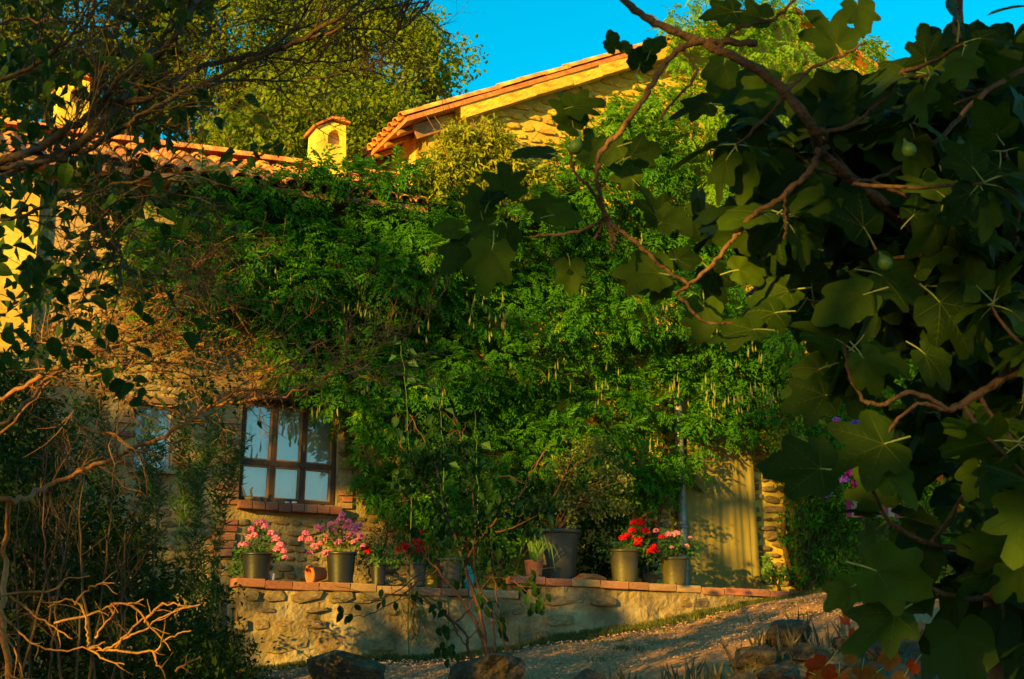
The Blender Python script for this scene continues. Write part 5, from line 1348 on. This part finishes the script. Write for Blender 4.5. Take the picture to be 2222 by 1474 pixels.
# ================================================================== foreground: fig tree on the right
def fig_leaf(seed, s1, s2, L=.175, wide=1.0):
    """lobed leaf lying in XY, stalk at the origin, tip along +Y; ribs proud on both faces"""
    r = np.random.default_rng(seed)
    ctl = [(0, 1.0), (9, .97), (16, .86), (23, s1), (31, .70), (42, .86), (53, .78), (65, s2), (78, .55), (94, .6), (112, .46), (140, .40), (160, .2), (172, .08), (180, .06)]
    ax = [c[0] for c in ctl]; ay = np.array([c[1] for c in ctl]); ayL = ay * r.uniform(.92, 1.06, len(ay)); ayR = ay * r.uniform(.92, 1.06, len(ay))
    n = 44; th = np.linspace(-178, 178, n)
    def cosint(x, X, Y):
        i = min(len(X) - 2, max(0, np.searchsorted(X, x) - 1)); t = (x - X[i]) / (X[i + 1] - X[i]); t = (1 - math.cos(math.pi * t)) / 2
        return Y[i] * (1 - t) + Y[i + 1] * t
    b1, b2, b3 = r.uniform(-.25, .25), r.uniform(.10, .45), r.uniform(0, 6)
    def zf(x, y):
        rr = math.hypot(x, y)
        return -b2 * rr * rr + b1 * x * y * 2 + .05 * math.sin(5 * math.atan2(x, y + .01) + b3) * rr + .22 * abs(x) * (1 - .4 * rr)
    V = [(0, 0, 0)]; F = []; rings = (.35, .7, 1.0)
    for k, q in enumerate(rings):
        for i, a in enumerate(th):
            R_ = cosint(abs(a), ax, ayL if a < 0 else ayR) * (1 + (.025 * math.sin(a * 1.1 + seed) + r.normal(0, .012) if k == 2 else 0))
            x, y = R_ * q * math.sin(R(a)) * wide, R_ * q * math.cos(R(a)); V.append((x * L, y * L, zf(x, y) * L))
    for i in range(n - 1): F.append((0, 1 + i, 2 + i))
    for k in range(2):
        for i in range(n - 1): F.append((1 + k * n + i, 1 + (k + 1) * n + i, 2 + (k + 1) * n + i, 2 + k * n + i))
    mb = MB(); mb.add(V, F, r.random())
    def rib(pts, w0, w1):
        mb.tube([(x * L * wide, y * L, zf(x * wide, y) * L) for x, y in pts], [w0, w1], 4, .5, 1, False)
    for a, q in ((0, .93), (42, .8), (-42, .8), (94, .52), (-94, .52)):
        R_ = q; d = (math.sin(R(a)), math.cos(R(a))); rib([(d[0] * t * R_, d[1] * t * R_) for t in np.linspace(0, 1, 6)], .0017, .0004)
        if abs(a) < 60:
            for t in (.3, .45, .6, .75):
                for s_ in (-1, 1):
                    a2 = R(a) + s_ * .75; l = (.22 if a == 0 else .17) * (1 - t * .6)
                    rib([(d[0] * t * R_ + math.sin(a2) * l * q_, d[1] * t * R_ + math.cos(a2) * l * q_) for q_ in (0, .5, 1)], .0008, .0003)
    mb.tube(smooth_line([(0, 0, 0), (0, -.035, -.004), (.004, -.085, -.02)], 3), [.0022, .003], 6, .5, 2)
    return mb.mesh('leaf', [M['fig'], M['vein'], M['petiole']], smooth=True)
FIGL = [fig_leaf(1, .46, .44, .185, .95), fig_leaf(2, .56, .48, .18, .95), fig_leaf(3, .74, .55, .18, .9), fig_leaf(4, .90, .68, .165, .8), fig_leaf(5, .50, .46, .185, 1), fig_leaf(6, .66, .5, .185, .9), fig_leaf(7, .92, .70, .165, .82)]
fb = Vector((1.75, 3.6, ground_z(1.75, 3.6)))
fig = thing('fig_tree', 'fig tree with big lobed leaves and smooth brown branches filling the right side', 'tree', tuple(fb))
def fl(x, y, d=3.2): return at(x, y, d)
FBR = [([(1335, -20), (1400, 38), (1480, 75), (1560, 108), (1640, 150), (1705, 205), (1770, 285), (1782, 330, 3.25), (1900, 430, 3.4), (2080, 560, 3.6)], .012, .020),
       ([(1775, 325), (1760, 368), (1690, 432), (1630, 472), (1590, 520), (1540, 580), (1500, 615), (1465, 640)], .011, .005),
       ([(1640, 95), (1560, 92), (1490, 98), (1435, 145), (1400, 210), (1345, 285), (1300, 335), (1298, 400), (1312, 470), (1338, 525)], .0125, .006),
       ([(1310, 462), (1345, 500), (1390, 535), (1440, 580), (1500, 622)], .008, .005), ([(1312, 470), (1285, 490), (1225, 508), (1150, 514)], .007, .0035),
       ([(1312, 465), (1285, 415), (1245, 370), (1238, 320)], .006, .0045), ([(1312, 470), (1300, 500), (1290, 520)], .005, .004), ([(1318, 470), (1325, 520), (1332, 548)], .006, .004),
       ([(1560, 105), (1600, 62), (1680, 40), (1740, -20)], .008, .005), ([(1480, 100), (1510, 160), (1470, 210), (1430, 260)], .006, .004), ([(1700, 420), (1706, 480), (1700, 520)], .005, .004), ([(1470, 640), (1530, 700), (1590, 700)], .005, .003),
       ([(2260, 770), (2180, 820), (2100, 870), (2060, 890)], .016, .011), ([(2060, 890), (1980, 850), (1900, 880), (1848, 830), (1832, 745)], .008, .005), ([(2060, 890), (1990, 880), (1930, 940), (1960, 1010)], .007, .004),
       ([(2260, 130, 3.4), (2140, 200, 3.35), (2040, 300, 3.3), (1940, 370, 3.3), (1850, 400)], .010, .005), ([(2076, -40, 3.9), (2080, 120, 3.9), (2085, 400, 3.8), (2110, 800, 3.7), (2150, 1200, 3.6), (2160, 1600, 3.6)], .020, .034),
       ([(2110, 800, 3.7), (2000, 700, 3.4), (1920, 600, 3.3), (1900, 540, 3.2)], .01, .006), ([(2150, 1200, 3.6), (2020, 1180, 3.4), (1930, 1130, 3.3), (1880, 1040, 3.2)], .01, .005), ([(2150, 1300, 3.6), (2050, 1290, 3.3), (1960, 1250, 3.2), (1900, 1200, 3.2)], .01, .005),
       ([(2100, 700, 3.8), (2180, 600, 3.5), (2210, 450, 3.4), (2180, 330, 3.3)], .01, .006), ([(1700, 205), (1760, 150), (1830, 120), (1880, 90)], .007, .004), ([(1770, 290), (1850, 270), (1930, 200), (1960, 150)], .008, .004), ([(2085, 400, 3.8), (1990, 500, 3.5), (1950, 470, 3.3)], .008, .005)]
nodes = []
for pts, r0, r1 in FBR:
    ln = smooth_line([at(p[0], p[1], p[2] if len(p) > 2 else 3.08) for p in pts], 7, .0018)
    mb = MB(); k = len(ln); rr = .72 * np.linspace(r0, r1, k) * (1 + .12 * np.sin(np.arange(k) * 1.7)); mb.tube(ln, list(rr), 9)
    mb.build('branch', M['figbark'], fig, True, off=fb); nodes += ln
nodes_a = np.array([tuple(q) for q in nodes])
trunk_pts = [at(2160, 1600, 3.6), Vector((1.55, 3.65, .6)), fb - Vector((0, 0, .2))]
mb = MB(); mb.tube(smooth_line([at(2150, 1500, 3.6)] + trunk_pts, 6, .004), [.034, .06, .08], 12); mb.build('trunk', M['figbark'], fig, True, off=fb)
nfl = 0
def fleaf(q, a_, nn_, s=1.0, k=None):
    global nfl
    if nfl >= 292: return
    k = rng.choice(7, p=[.13, .13, .16, .19, .10, .13, .16]) if k is None else k
    put('leaf', FIGL[k], fig, mat4=mat_frame(q - fb, a_, nn_, s)); nfl += 1
def hero(x, y, size, deg, d=3.2, face=1.0, k=None, tilt=0.0):
    """leaf centred on a pixel, its tip pointing deg in the picture"""
    d += .06; t = R(deg); sc = size / F_PX * d / .262
    a_ = Vector((math.cos(t), rng.normal(0, .15) + tilt, math.sin(t))); c = at(x, y, d)
    q = c - a_.normalized() * .45 * .175 * sc
    fleaf(q, a_, Vector((rng.normal(0, .2), -face, .35 + rng.normal(0, .15))), sc, k)
for h_ in [(1325, 85, 75, 115, 3.2, .5, 6), (1357, 95, 60, 80, 3.2, .8, 3), (1395, 115, 110, 75, 3.2, .8, 3), (1425, 90, 90, 60, 3.2, .4, 6), (1235, 225, 120, 100, 3.2, .9, 1), (1275, 225, 120, 15, 3.2, .9, 0), (1225, 265, 90, 150, 3.2, .8, 2), (1150, 330, 130, 175, 3.2, .5, 6),
           (1095, 385, 125, 92, 3.2, 1, 0), (1035, 430, 105, 105, 3.2, 1, 2), (1075, 420, 90, 60, 3.15, .9, 3), (1235, 465, 105, 5, 3.15, 1, 3), (1175, 450, 120, 160, 3.2, .9, 2), (1060, 585, 150, -100, 3.15, .8, 5), (990, 560, 130, -130, 3.2, .8, 2), (970, 495, 90, 175, 3.2, .8, 6), (1110, 520, 95, -70, 3.2, .9, 3), (1030, 500, 110, 200, 3.2, .8, 1),
           (1385, 588, 155, 172, 3.1, 1, 5), (1430, 630, 95, -120, 3.12, 1, 3), (1495, 560, 95, 5, 3.15, .9, 3), (1415, 615, 90, -150, 3.16, .8, 1), (1220, 570, 75, 160, 3.2, .8, 3), (1240, 605, 100, -85, 3.2, .6, 2), (1415, 440, 120, 110, 3.15, 1, 0), (1460, 470, 100, 30, 3.15, .9, 2), (1350, 370, 95, 140, 3.2, .9, 1), (1400, 330, 120, 20, 3.25, .7, 2),
           (1310, 330, 110, 200, 3.15, .6, 3), (1280, 310, 90, 100, 3.25, .7, 4), (1525, 700, 130, -95, 3.2, .9, 2), (1590, 722, 150, 188, 3.1, .45, 5), (1640, 690, 150, 195, 3.15, .5, 1), (1670, 640, 150, 190, 3.2, .7, 2), (1690, 530, 170, 178, 3.15, .7, 6), (1560, 620, 120, -60, 3.25, .8, 1), (1640, 580, 130, 10, 3.2, .6, 3),
           (1750, 868, 150, 195, 3.1, .9, 5), (1740, 820, 140, 205, 3.15, .5, 1), (1850, 855, 140, -80, 3.12, 1, 4), (1895, 815, 145, -60, 3.0, .9, 3), (1820, 660, 190, 200, 3.05, .8, 3), (1960, 620, 190, -20, 3.1, .6, 2), (2075, 700, 190, -55, 3.1, .9, 1), (2040, 800, 150, -45, 3.12, .9, 3), (2120, 640, 170, -20, 3.2, .7, 2),
           (1720, 1015, 200, 178, 3.0, .6, 2), (1860, 985, 220, 200, 3.0, .7, 0), (1950, 1040, 190, -40, 3.0, .7, 3), (2010, 445, 130, 40, 3.05, 1, 3), (1840, 450, 190, 130, 3.1, .8, 2), (1760, 440, 150, 200, 3.1, .8, 6), (1930, 155, 140, 180, 3.1, .7, 1), (1790, 60, 160, 120, 3.1, .9, 0), (1870, 40, 120, -80, 3.2, .8, 2), (2110, 80, 130, 130, 3.15, .9, 4), (2160, 70, 110, 60, 3.15, .9, 3),
           (1820, 1295, 110, 215, 3.05, .8, 5), (1960, 1260, 200, -20, 2.9, .6, 2), (1900, 1360, 180, 210, 2.95, .7, 1), (2120, 940, 180, 150, 3.1, .8, 1), (1560, 30, 120, 190, 3.2, .7, 2), (1620, 30, 120, 160, 3.2, .8, 0), (1560, 170, 130, -110, 3.25, .8, 3), (1640, 200, 150, 200, 3.2, .9, 2), (1500, 230, 120, 190, 3.25, .8, 1), (1640, 260, 90, 5, 3.1, .3, 3)]:
    hero(*h_)
def fdens(x, y):
    b = 1360 + 120 * math.sin(y / 160.0) if y < 520 else np.interp(y, [520, 700, 760, 900, 1000, 1100, 1300, 1474], [1560, 1660, 1800, 1840, 1820, 1880, 1880, 1950])
    if x < b: return 0
    f = min(1, (x - b) / 420)
    if y < 160 and x > 1500: f *= .3
    if 1440 < x < 1760 and y < 330: f *= .5
    return f ** .7
tries = 0
while nfl < 292 and tries < 4000:
    tries += 1
    x, y = rng.uniform(1380, 2290), rng.uniform(-60, 1500)
    if rng.random() > fdens(x, y): continue
    d = rng.uniform(3.1, 4.1) if x < 1900 else rng.uniform(2.85, 3.9); tip = at(x, y, d)
    i_ = np.argmin(np.linalg.norm(nodes_a - np.array(tip), axis=1)); q0 = Vector(nodes_a[i_])
    if (q0 - tip).length > .42: continue
    if (q0 - tip).length > .03:
        mb = MB(); mb.tube(smooth_line([q0, (q0 + tip) / 2 + Vector((0, 0, -.01)), tip], 4, .002), [.005, .0035], 6); mb.build('twig', M['figbark'], fig, True, off=fb)
    dirn = (tip - q0).normalized() if (tip - q0).length > .02 else Vector((0, 0, 1)); th0 = rng.uniform(0, 6.28)
    for k in range(rng.integers(4, 7)):
        th = th0 + k * 2.4; o_ = Vector((math.cos(th), rng.normal(0, .3), math.sin(th) * .8 - .1))
        a_ = (o_ + dirn * .3).normalized(); s_ = rng.uniform(.38, .70)
        fleaf(tip + a_ * .085 * s_, a_ + Vector((0, 0, -.25)), Vector((rng.normal(0, .6), -.5 + rng.normal(0, .45), .75 + rng.normal(0, .5))), s_)
def simple_leaf(seed):
    r = np.random.default_rng(seed); th = np.radians(np.linspace(-170, 170, 23)); X = [0, 10, 23, 42, 65, 94, 140, 170]; Y = [1, .96, .6 + .25 * r.random(), .84, .55, .58, .4, .1]
    V = [(0, 0, 0)]; b2 = r.uniform(.1, .5); tw = r.uniform(-.4, .4)
    for a in th:
        q = np.interp(abs(math.degrees(a)), X, Y) * r.uniform(.93, 1.06); x, y = q * math.sin(a) * .92, q * math.cos(a); V.append((x, y, -b2 * (x * x + y * y) + .25 * abs(x) + tw * x * y))
    return np.array(V), np.array([(0, k, k + 1) for k in range(1, len(V) - 1)])
SL_ = [simple_leaf(50 + k) for k in range(6)]
mb = MB(); k = 0
while k < 900:
    x, y = rng.uniform(1480, 2300), rng.uniform(60, 1540)
    if rng.random() > fdens(x - 50, y) ** 1.2 or (y < 180 and x < 2000): continue
    p = at(x, y, rng.uniform(3.4, 4.8)); m_ = np.array(mat_frame(p, unit(1)[0] * np.array([1, .5, .8]) + np.array([0, 0, -.3]), Vector((rng.normal(0, .5), -.6, .6 + rng.normal(0, .4))), rng.uniform(.09, .15)))
    V, F = SL_[rng.integers(6)]; mb.add(V @ m_[:3, :3].T + m_[:3, 3], F, rng.random()); k += 1
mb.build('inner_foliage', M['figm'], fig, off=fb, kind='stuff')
FR = MB(); FR.lathe([(.001, -.026), (.012, -.024), (.021, -.012), (.023, .0), (.019, .012), (.010, .022), (.005, .03), (.004, .038)], 14)
frm = FR.mesh('fig_fruit', M['fruit'], smooth=True)
for x, y in [(1250, 318), (2085, 322), (1972, 325), (1920, 570)]:
    put('fig_fruit', frm, fig, mat4=Matrix.Translation(at(x, y, 3.05) - fb) @ Matrix.Rotation(rng.uniform(-.5, .5), 4, 'Y') @ Matrix.Scale(.72, 4))

# ================================================================== foreground: elder on the left
ELM = [leafmesh('leaf', [M['elder'], M['greenstem']], .085, .058, s, droop=.2 + .15 * s, n=6, fold=.2) for s in range(4)]
def grow(mb, line, n, length, r, gen, tips, spread=.9, up=.1, sag=0.0, mi=0, kink=.02, t0=.2, planar=.55):
    """side twigs along a line, twice over"""
    for _ in range(n):
        i_ = int(rng.uniform(t0, 1.0) * (len(line) - 1)); q = line[i_]; fw = (line[min(i_ + 1, len(line) - 1)] - line[max(i_ - 1, 0)]).normalized()
        s_ = Vector((rng.normal(0, 1), rng.normal(0, planar), rng.normal(up, 1))); d = (fw * (1.3 - spread * .3) + s_ * spread * .62).normalized()
        l = length * rng.uniform(.45, 1.2); pts = [q]; dd = d.copy()
        for k in range(4):
            dd = (dd + Vector(rng.normal(0, .2, 3)) + Vector((0, 0, -sag))).normalized(); pts.append(pts[-1] + dd * l / 4 + Vector(rng.normal(0, kink * l, 3)))
        ln = smooth_line(pts, 2)
        mb.tube(ln, [r, r * .35], 4 if r < .004 else 5, mi=mi)
        tips.append((ln[-1], dd)); tips.append((ln[len(ln) // 2], dd))
        if gen > 0: grow(mb, ln, max(2, int(n * .35)), length * .5, r * .5, gen - 1, tips, spread * 1.1, up, sag, mi, kink, .15, planar)
eb = Vector((-2.6, 4.4, ground_z(-2.6, 4.4)))
eld = thing('elder_tree', 'dark elder tree whose long twiggy limbs sweep across the upper left', 'tree', tuple(eb))
ED = 4.5; tips = []
EBR = [([(-80, 400), (0, 366), (110, 345), (180, 305), (250, 235), (290, 170), (370, 90), (440, -20)], .018, .009), ([(-80, 380), (30, 340), (120, 300), (215, 235), (330, 205), (430, 145), (560, 118), (640, 95), (760, 20), (800, -20)], .016, .005),
       ([(-60, 420), (60, 360), (200, 320), (300, 255), (420, 190), (590, 110), (720, 70), (800, 25), (930, 5)], .012, .003), ([(215, 235), (265, 160), (340, 100), (400, 30), (420, -30)], .009, .005), ([(330, 205), (440, 180), (560, 175), (690, 170), (800, 150)], .006, .002),
       ([(-60, 200), (60, 150), (160, 80), (240, -20)], .009, .004), ([(-40, 60), (80, 40), (200, 60), (330, 30)], .006, .003), ([(0, 366), (120, 350), (170, 345), (230, 390), (290, 400), (360, 470)], .008, .003), ([(560, 118), (650, 130), (760, 130), (870, 70), (935, 5)], .004, .002),
       ([(-60, 480), (40, 470), (150, 430), (260, 400), (380, 380)], .007, .003), ([(265, 400), (262, 520), (268, 600)], .004, .002), ([(640, 95), (740, 60), (850, 70), (905, 20)], .004, .002), ([(590, 110), (660, 30), (690, -30)], .005, .003)]
for pts, r0, r1 in EBR:
    ln = smooth_line([at(x, y, ED + .25 * math.sin(x / 200.0 + y)) for x, y in pts], 6, .004); mb = MB(); mb.tube(ln, [r0, r1], 8)
    grow(mb, ln, 15, .42, .003, 2, tips, .9, .25); mb.build('limb', M['bark'], eld, True, off=eb)
mb = MB(); mb.tube(smooth_line([at(-80, 390, 4.5), Vector((-2.3, 4.45, 2.2)), eb - Vector((0, 0, .2))], 6, .01), [.03, .06], 10); mb.build('trunk', M['bark'], eld, True, off=eb)
def edens(x, y):
    if y > 820: return 0
    if x < 300: return .7 if y < 330 or 380 < y < 640 else .45
    if y < 60: return .25 if x < 700 else .04
    if x < 480: return .35 if y < 300 else (.25 if y < 520 else .05)
    if 440 < x < 640 and 130 < y < 360: return .3
    return .0
cnt = 0; tries = 0
while cnt < 296 and tries < 9000:
    tries += 1; x, y = rng.uniform(-30, 700), rng.uniform(-30, 820)
    if rng.random() > edens(x, y): continue
    c = at(x, y, ED + rng.normal(0, .25))
    for k in range(rng.integers(2, 5)):
        if cnt >= 296: break
        q = c + Vector(rng.normal(0, .035, 3)); a_ = Vector((rng.normal(0, .8), rng.normal(0, .5), -.55 + rng.normal(0, .5)))
        put('leaf', ELM[rng.integers(4)], eld, mat4=mat_frame(q - eb, a_, Vector((rng.normal(0, .5), -.8, .6 + rng.normal(0, .4))), rng.uniform(.42, .85))); cnt += 1
cs = []
while len(cs) < 95:
    x, y = rng.uniform(-60, 560), rng.uniform(-60, 700)
    if rng.random() < edens(x, y): cs.append(tuple(at(x, y, ED + .5 + rng.random() * .8)))
mb = MB(); clump_leaves(mb, cs, rng.uniform(.06, .16, len(cs)), 9, .07, .045, droop=.6); mb.build('foliage', M['elderf'], eld, off=eb, kind='stuff')

# ------------------------------------------------------------------ bare tangled shrub, its dry branches catching the sun
bb = Vector((-2.9, 6.2, ground_z(-2.9, 6.2)))
bare = thing('bare_shrub', 'tangled bare shrub with dry orange-lit branches across the left middle', 'shrub', tuple(bb))
BBR = [([(-60, 930), (0, 870), (80, 822), (180, 775), (290, 742), (370, 735), (440, 745), (545, 728)], .016, .006), ([(-60, 960), (40, 890), (130, 800), (240, 735), (330, 700), (420, 640), (445, 600), (500, 612)], .012, .003), ([(-60, 1060), (30, 1085), (90, 1062), (170, 1025), (290, 975), (390, 925), (450, 885), (520, 872), (600, 862), (700, 835)], .017, .006),
       ([(450, 885), (500, 850), (560, 820), (640, 780), (700, 730)], .009, .003), ([(600, 862), (690, 820), (760, 795), (850, 745), (925, 690)], .005, .002), ([(640, 850), (740, 810), (820, 800), (915, 778)], .005, .002), ([(170, 775), (215, 830), (300, 865), (400, 905)], .007, .003),
       ([(-60, 700), (40, 735), (120, 745), (200, 760)], .007, .004), ([(200, 765), (300, 780), (400, 790), (500, 765), (600, 720)], .006, .003), ([(-40, 980), (80, 860), (130, 800), (150, 700), (120, 600)], .009, .003), ([(130, 800), (240, 760), (300, 640), (400, 590), (440, 575)], .006, .002),
       ([(215, 800), (225, 860), (235, 940), (255, 960)], .004, .002), ([(20, 1085), (10, 1200), (5, 1350), (20, 1480)], .014, .02), ([(-60, 820), (60, 800), (200, 800), (330, 790)], .006, .003), ([(220, 940), (255, 945), (258, 1000)], .004, .003),
       ([(100, 700), (220, 690), (330, 650), (420, 640), (520, 600)], .005, .002), ([(150, 760), (280, 700), (420, 690), (560, 650)], .005, .002), ([(120, 640), (240, 620), (330, 590), (390, 560)], .004, .002), ([(180, 820), (320, 800), (460, 820), (560, 790)], .005, .002), ([(60, 760), (180, 660), (260, 640)], .005, .002)]
tips2 = []
for pts, r0, r1 in BBR:
    ln = smooth_line([at(x, y, 6 + .3 * math.sin(x / 150.0 + y)) for x, y in pts], 6, .006); mb = MB(); mb.tube(ln, [r0 * .72, r1 * .72], 7)
    big = len(pts) > 4
    grow(mb, ln, 17 if big else 9, .34, .003, 2 if big else 1, tips2, 1.0, .15, kink=.05); mb.build('branch', M['twig'], bare, True, off=bb)
# low dead branches at the bottom left
lb_ = at(20, 1420, 5.2); lb_ = Vector((lb_.x, lb_.y, ground_z(lb_.x, lb_.y)))
dead = thing('dead_branches', 'fallen forked dead branches lit orange in the lower left corner', 'branch', tuple(lb_))
for pts in [[(-40, 1290), (20, 1350), (70, 1395), (120, 1412), (190, 1405), (228, 1393)], [(191, 1402), (190, 1370), (180, 1325), (155, 1303), (130, 1305), (105, 1318)], [(163, 1312), (185, 1285), (210, 1268), (248, 1266)], [(191, 1403), (232, 1408), (270, 1385), (310, 1370), (340, 1345), (385, 1325), (435, 1312)],
            [(228, 1412), (270, 1415), (335, 1414), (355, 1392), (385, 1375), (415, 1369)], [(285, 1312), (330, 1362), (370, 1412)], [(120, 1352), (200, 1330), (250, 1312), (285, 1310), (312, 1300)], [(208, 1385), (225, 1355), (248, 1335)], [(315, 1350), (352, 1312), (415, 1315)], [(380, 1455), (435, 1424)],
            [(0, 1290), (120, 1280), (140, 1258), (195, 1250)], [(333, 1414), (340, 1440), (352, 1447)], [(20, 1290), (75, 1335), (125, 1365), (157, 1387)], [(193, 1408), (225, 1430), (270, 1442)], [(-20, 1330), (30, 1410), (50, 1470)], [(245, 1330), (243, 1310), (285, 1312)], [(250, 1405), (290, 1360), (330, 1330), (345, 1320)]]:
    ln = smooth_line([at(x, y, 5.2) for x, y in pts], 5, .0025); mb = MB(); mb.tube(ln, [.0048, .0022], 6); grow(mb, ln, 2, .09, .0028, 0, [], 1.0, 0); mb.build('branch', M['twig'], dead, True, off=lb_)

# red-leaved vine at the lower right
GL = [fig_leaf(20 + s, .8, .72, .10, 1.05) for s in range(3)]
for m_ in GL: m_.materials[0] = M['autumn']
vb2 = at(1850, 1500, 6.5); vb2 = Vector((vb2.x, vb2.y, ground_z(vb2.x, vb2.y)))
av = thing('red_vine', 'trailing vine with orange and red autumn leaves at the lower right', 'vine', tuple(vb2))
ln = smooth_line([at(x, y, 6.5) for x, y in ((1740, 1480), (1800, 1430), (1850, 1400), (1920, 1430), (1990, 1400))], 5, .004); mb = MB(); mb.tube(ln, [.006, .003], 5); mb.build('stem', M['redstem'], av, True, off=vb2)
for x, y, s_ in [(1790, 1445, 1.6), (1770, 1465, 1.3), (1930, 1420, 1.1), (1840, 1390, .7), (1850, 1420, .8), (1830, 1340, .7), (1870, 1455, 1), (1900, 1460, 1.2), (1985, 1440, .8), (1960, 1470, 1), (1820, 1470, 1.2), (1855, 1370, .6), (1950, 1280, .7), (1980, 1300, .6)]:
    put('leaf', GL[rng.integers(3)], av, mat4=mat_frame(at(x, y, 6.4) - vb2, Vector((rng.normal(0, .8), rng.normal(0, .3), -.7)), Vector((rng.normal(0, .4), -1, .4)), s_ * .68))
vb3 = at(2100, 1180, 6.0); vb3 = Vector((vb3.x, vb3.y, ground_z(vb3.x, vb3.y)))
av2 = thing('orange_vine', 'climbing vine with a few orange-red leaves glowing behind the right-hand fig leaves', 'vine', tuple(vb3))
ln = smooth_line([vb3, at(2110, 1180, 6), at(2090, 1080, 6), at(2120, 1000, 6)], 5, .004); mb = MB(); mb.tube(ln, [.008, .003], 5); mb.build('stem', M['redstem'], av2, True, off=vb3)
for x, y, s_ in [(2078, 1035, 1.0), (2100, 1055, .7), (2138, 1068, .7), (2100, 1080, .8), (2090, 1105, .8), (2035, 1150, .5)]:
    put('leaf', GL[rng.integers(3)], av2, mat4=mat_frame(at(x, y, 5.9) - vb3, Vector((rng.normal(0, .8), rng.normal(0, .3), -.7)), Vector((rng.normal(0, .4), -1, .4)), s_))

# fine brown twiggy brush rising from the dark corner
tb = at(120, 1480, 8.2); tb = Vector((tb.x, tb.y, ground_z(tb.x, tb.y)))
brush = thing('twig_brush', 'thicket of fine leafless brown twigs in front of the dark brambles', 'shrub', tuple(tb))
for k in range(15):
    x0, x1 = rng.uniform(-40, 420), 0; x1 = x0 + rng.normal(20, 70); y1 = rng.uniform(830, 1180); d = rng.uniform(7.2, 9)
    if x1 > 330: y1 = max(y1, 1040)
    ln = smooth_line([at(x0, 1500, d), at((x0 + x1) / 2 + rng.normal(0, 20), (1500 + y1) / 2, d), at(x1, y1, d)], 8, .006); mb = MB(); mb.tube(ln, [.008, .002], 5)
    grow(mb, ln, 9, .35, .0022, 1, [], .9, .5, kink=.04); mb.build('stem', M['bark'] if k % 3 else M['redstem'], brush, off=tb)

# sparse leafy shoots of the bare shrub over the stone wall
cs = []
while len(cs) < 120:
    x, y = rng.uniform(40, 520), rng.uniform(640, 900)
    if rng.random() < .9 - abs(y - 740) / 260: cs.append(tuple(at(x, y, rng.uniform(5.6, 7))))
mb = MB(); clump_leaves(mb, cs, rng.uniform(.06, .16, len(cs)), 9, .04, .018, droop=.2); mb.build('foliage', M['elderf'], bare, off=bb, kind='stuff')
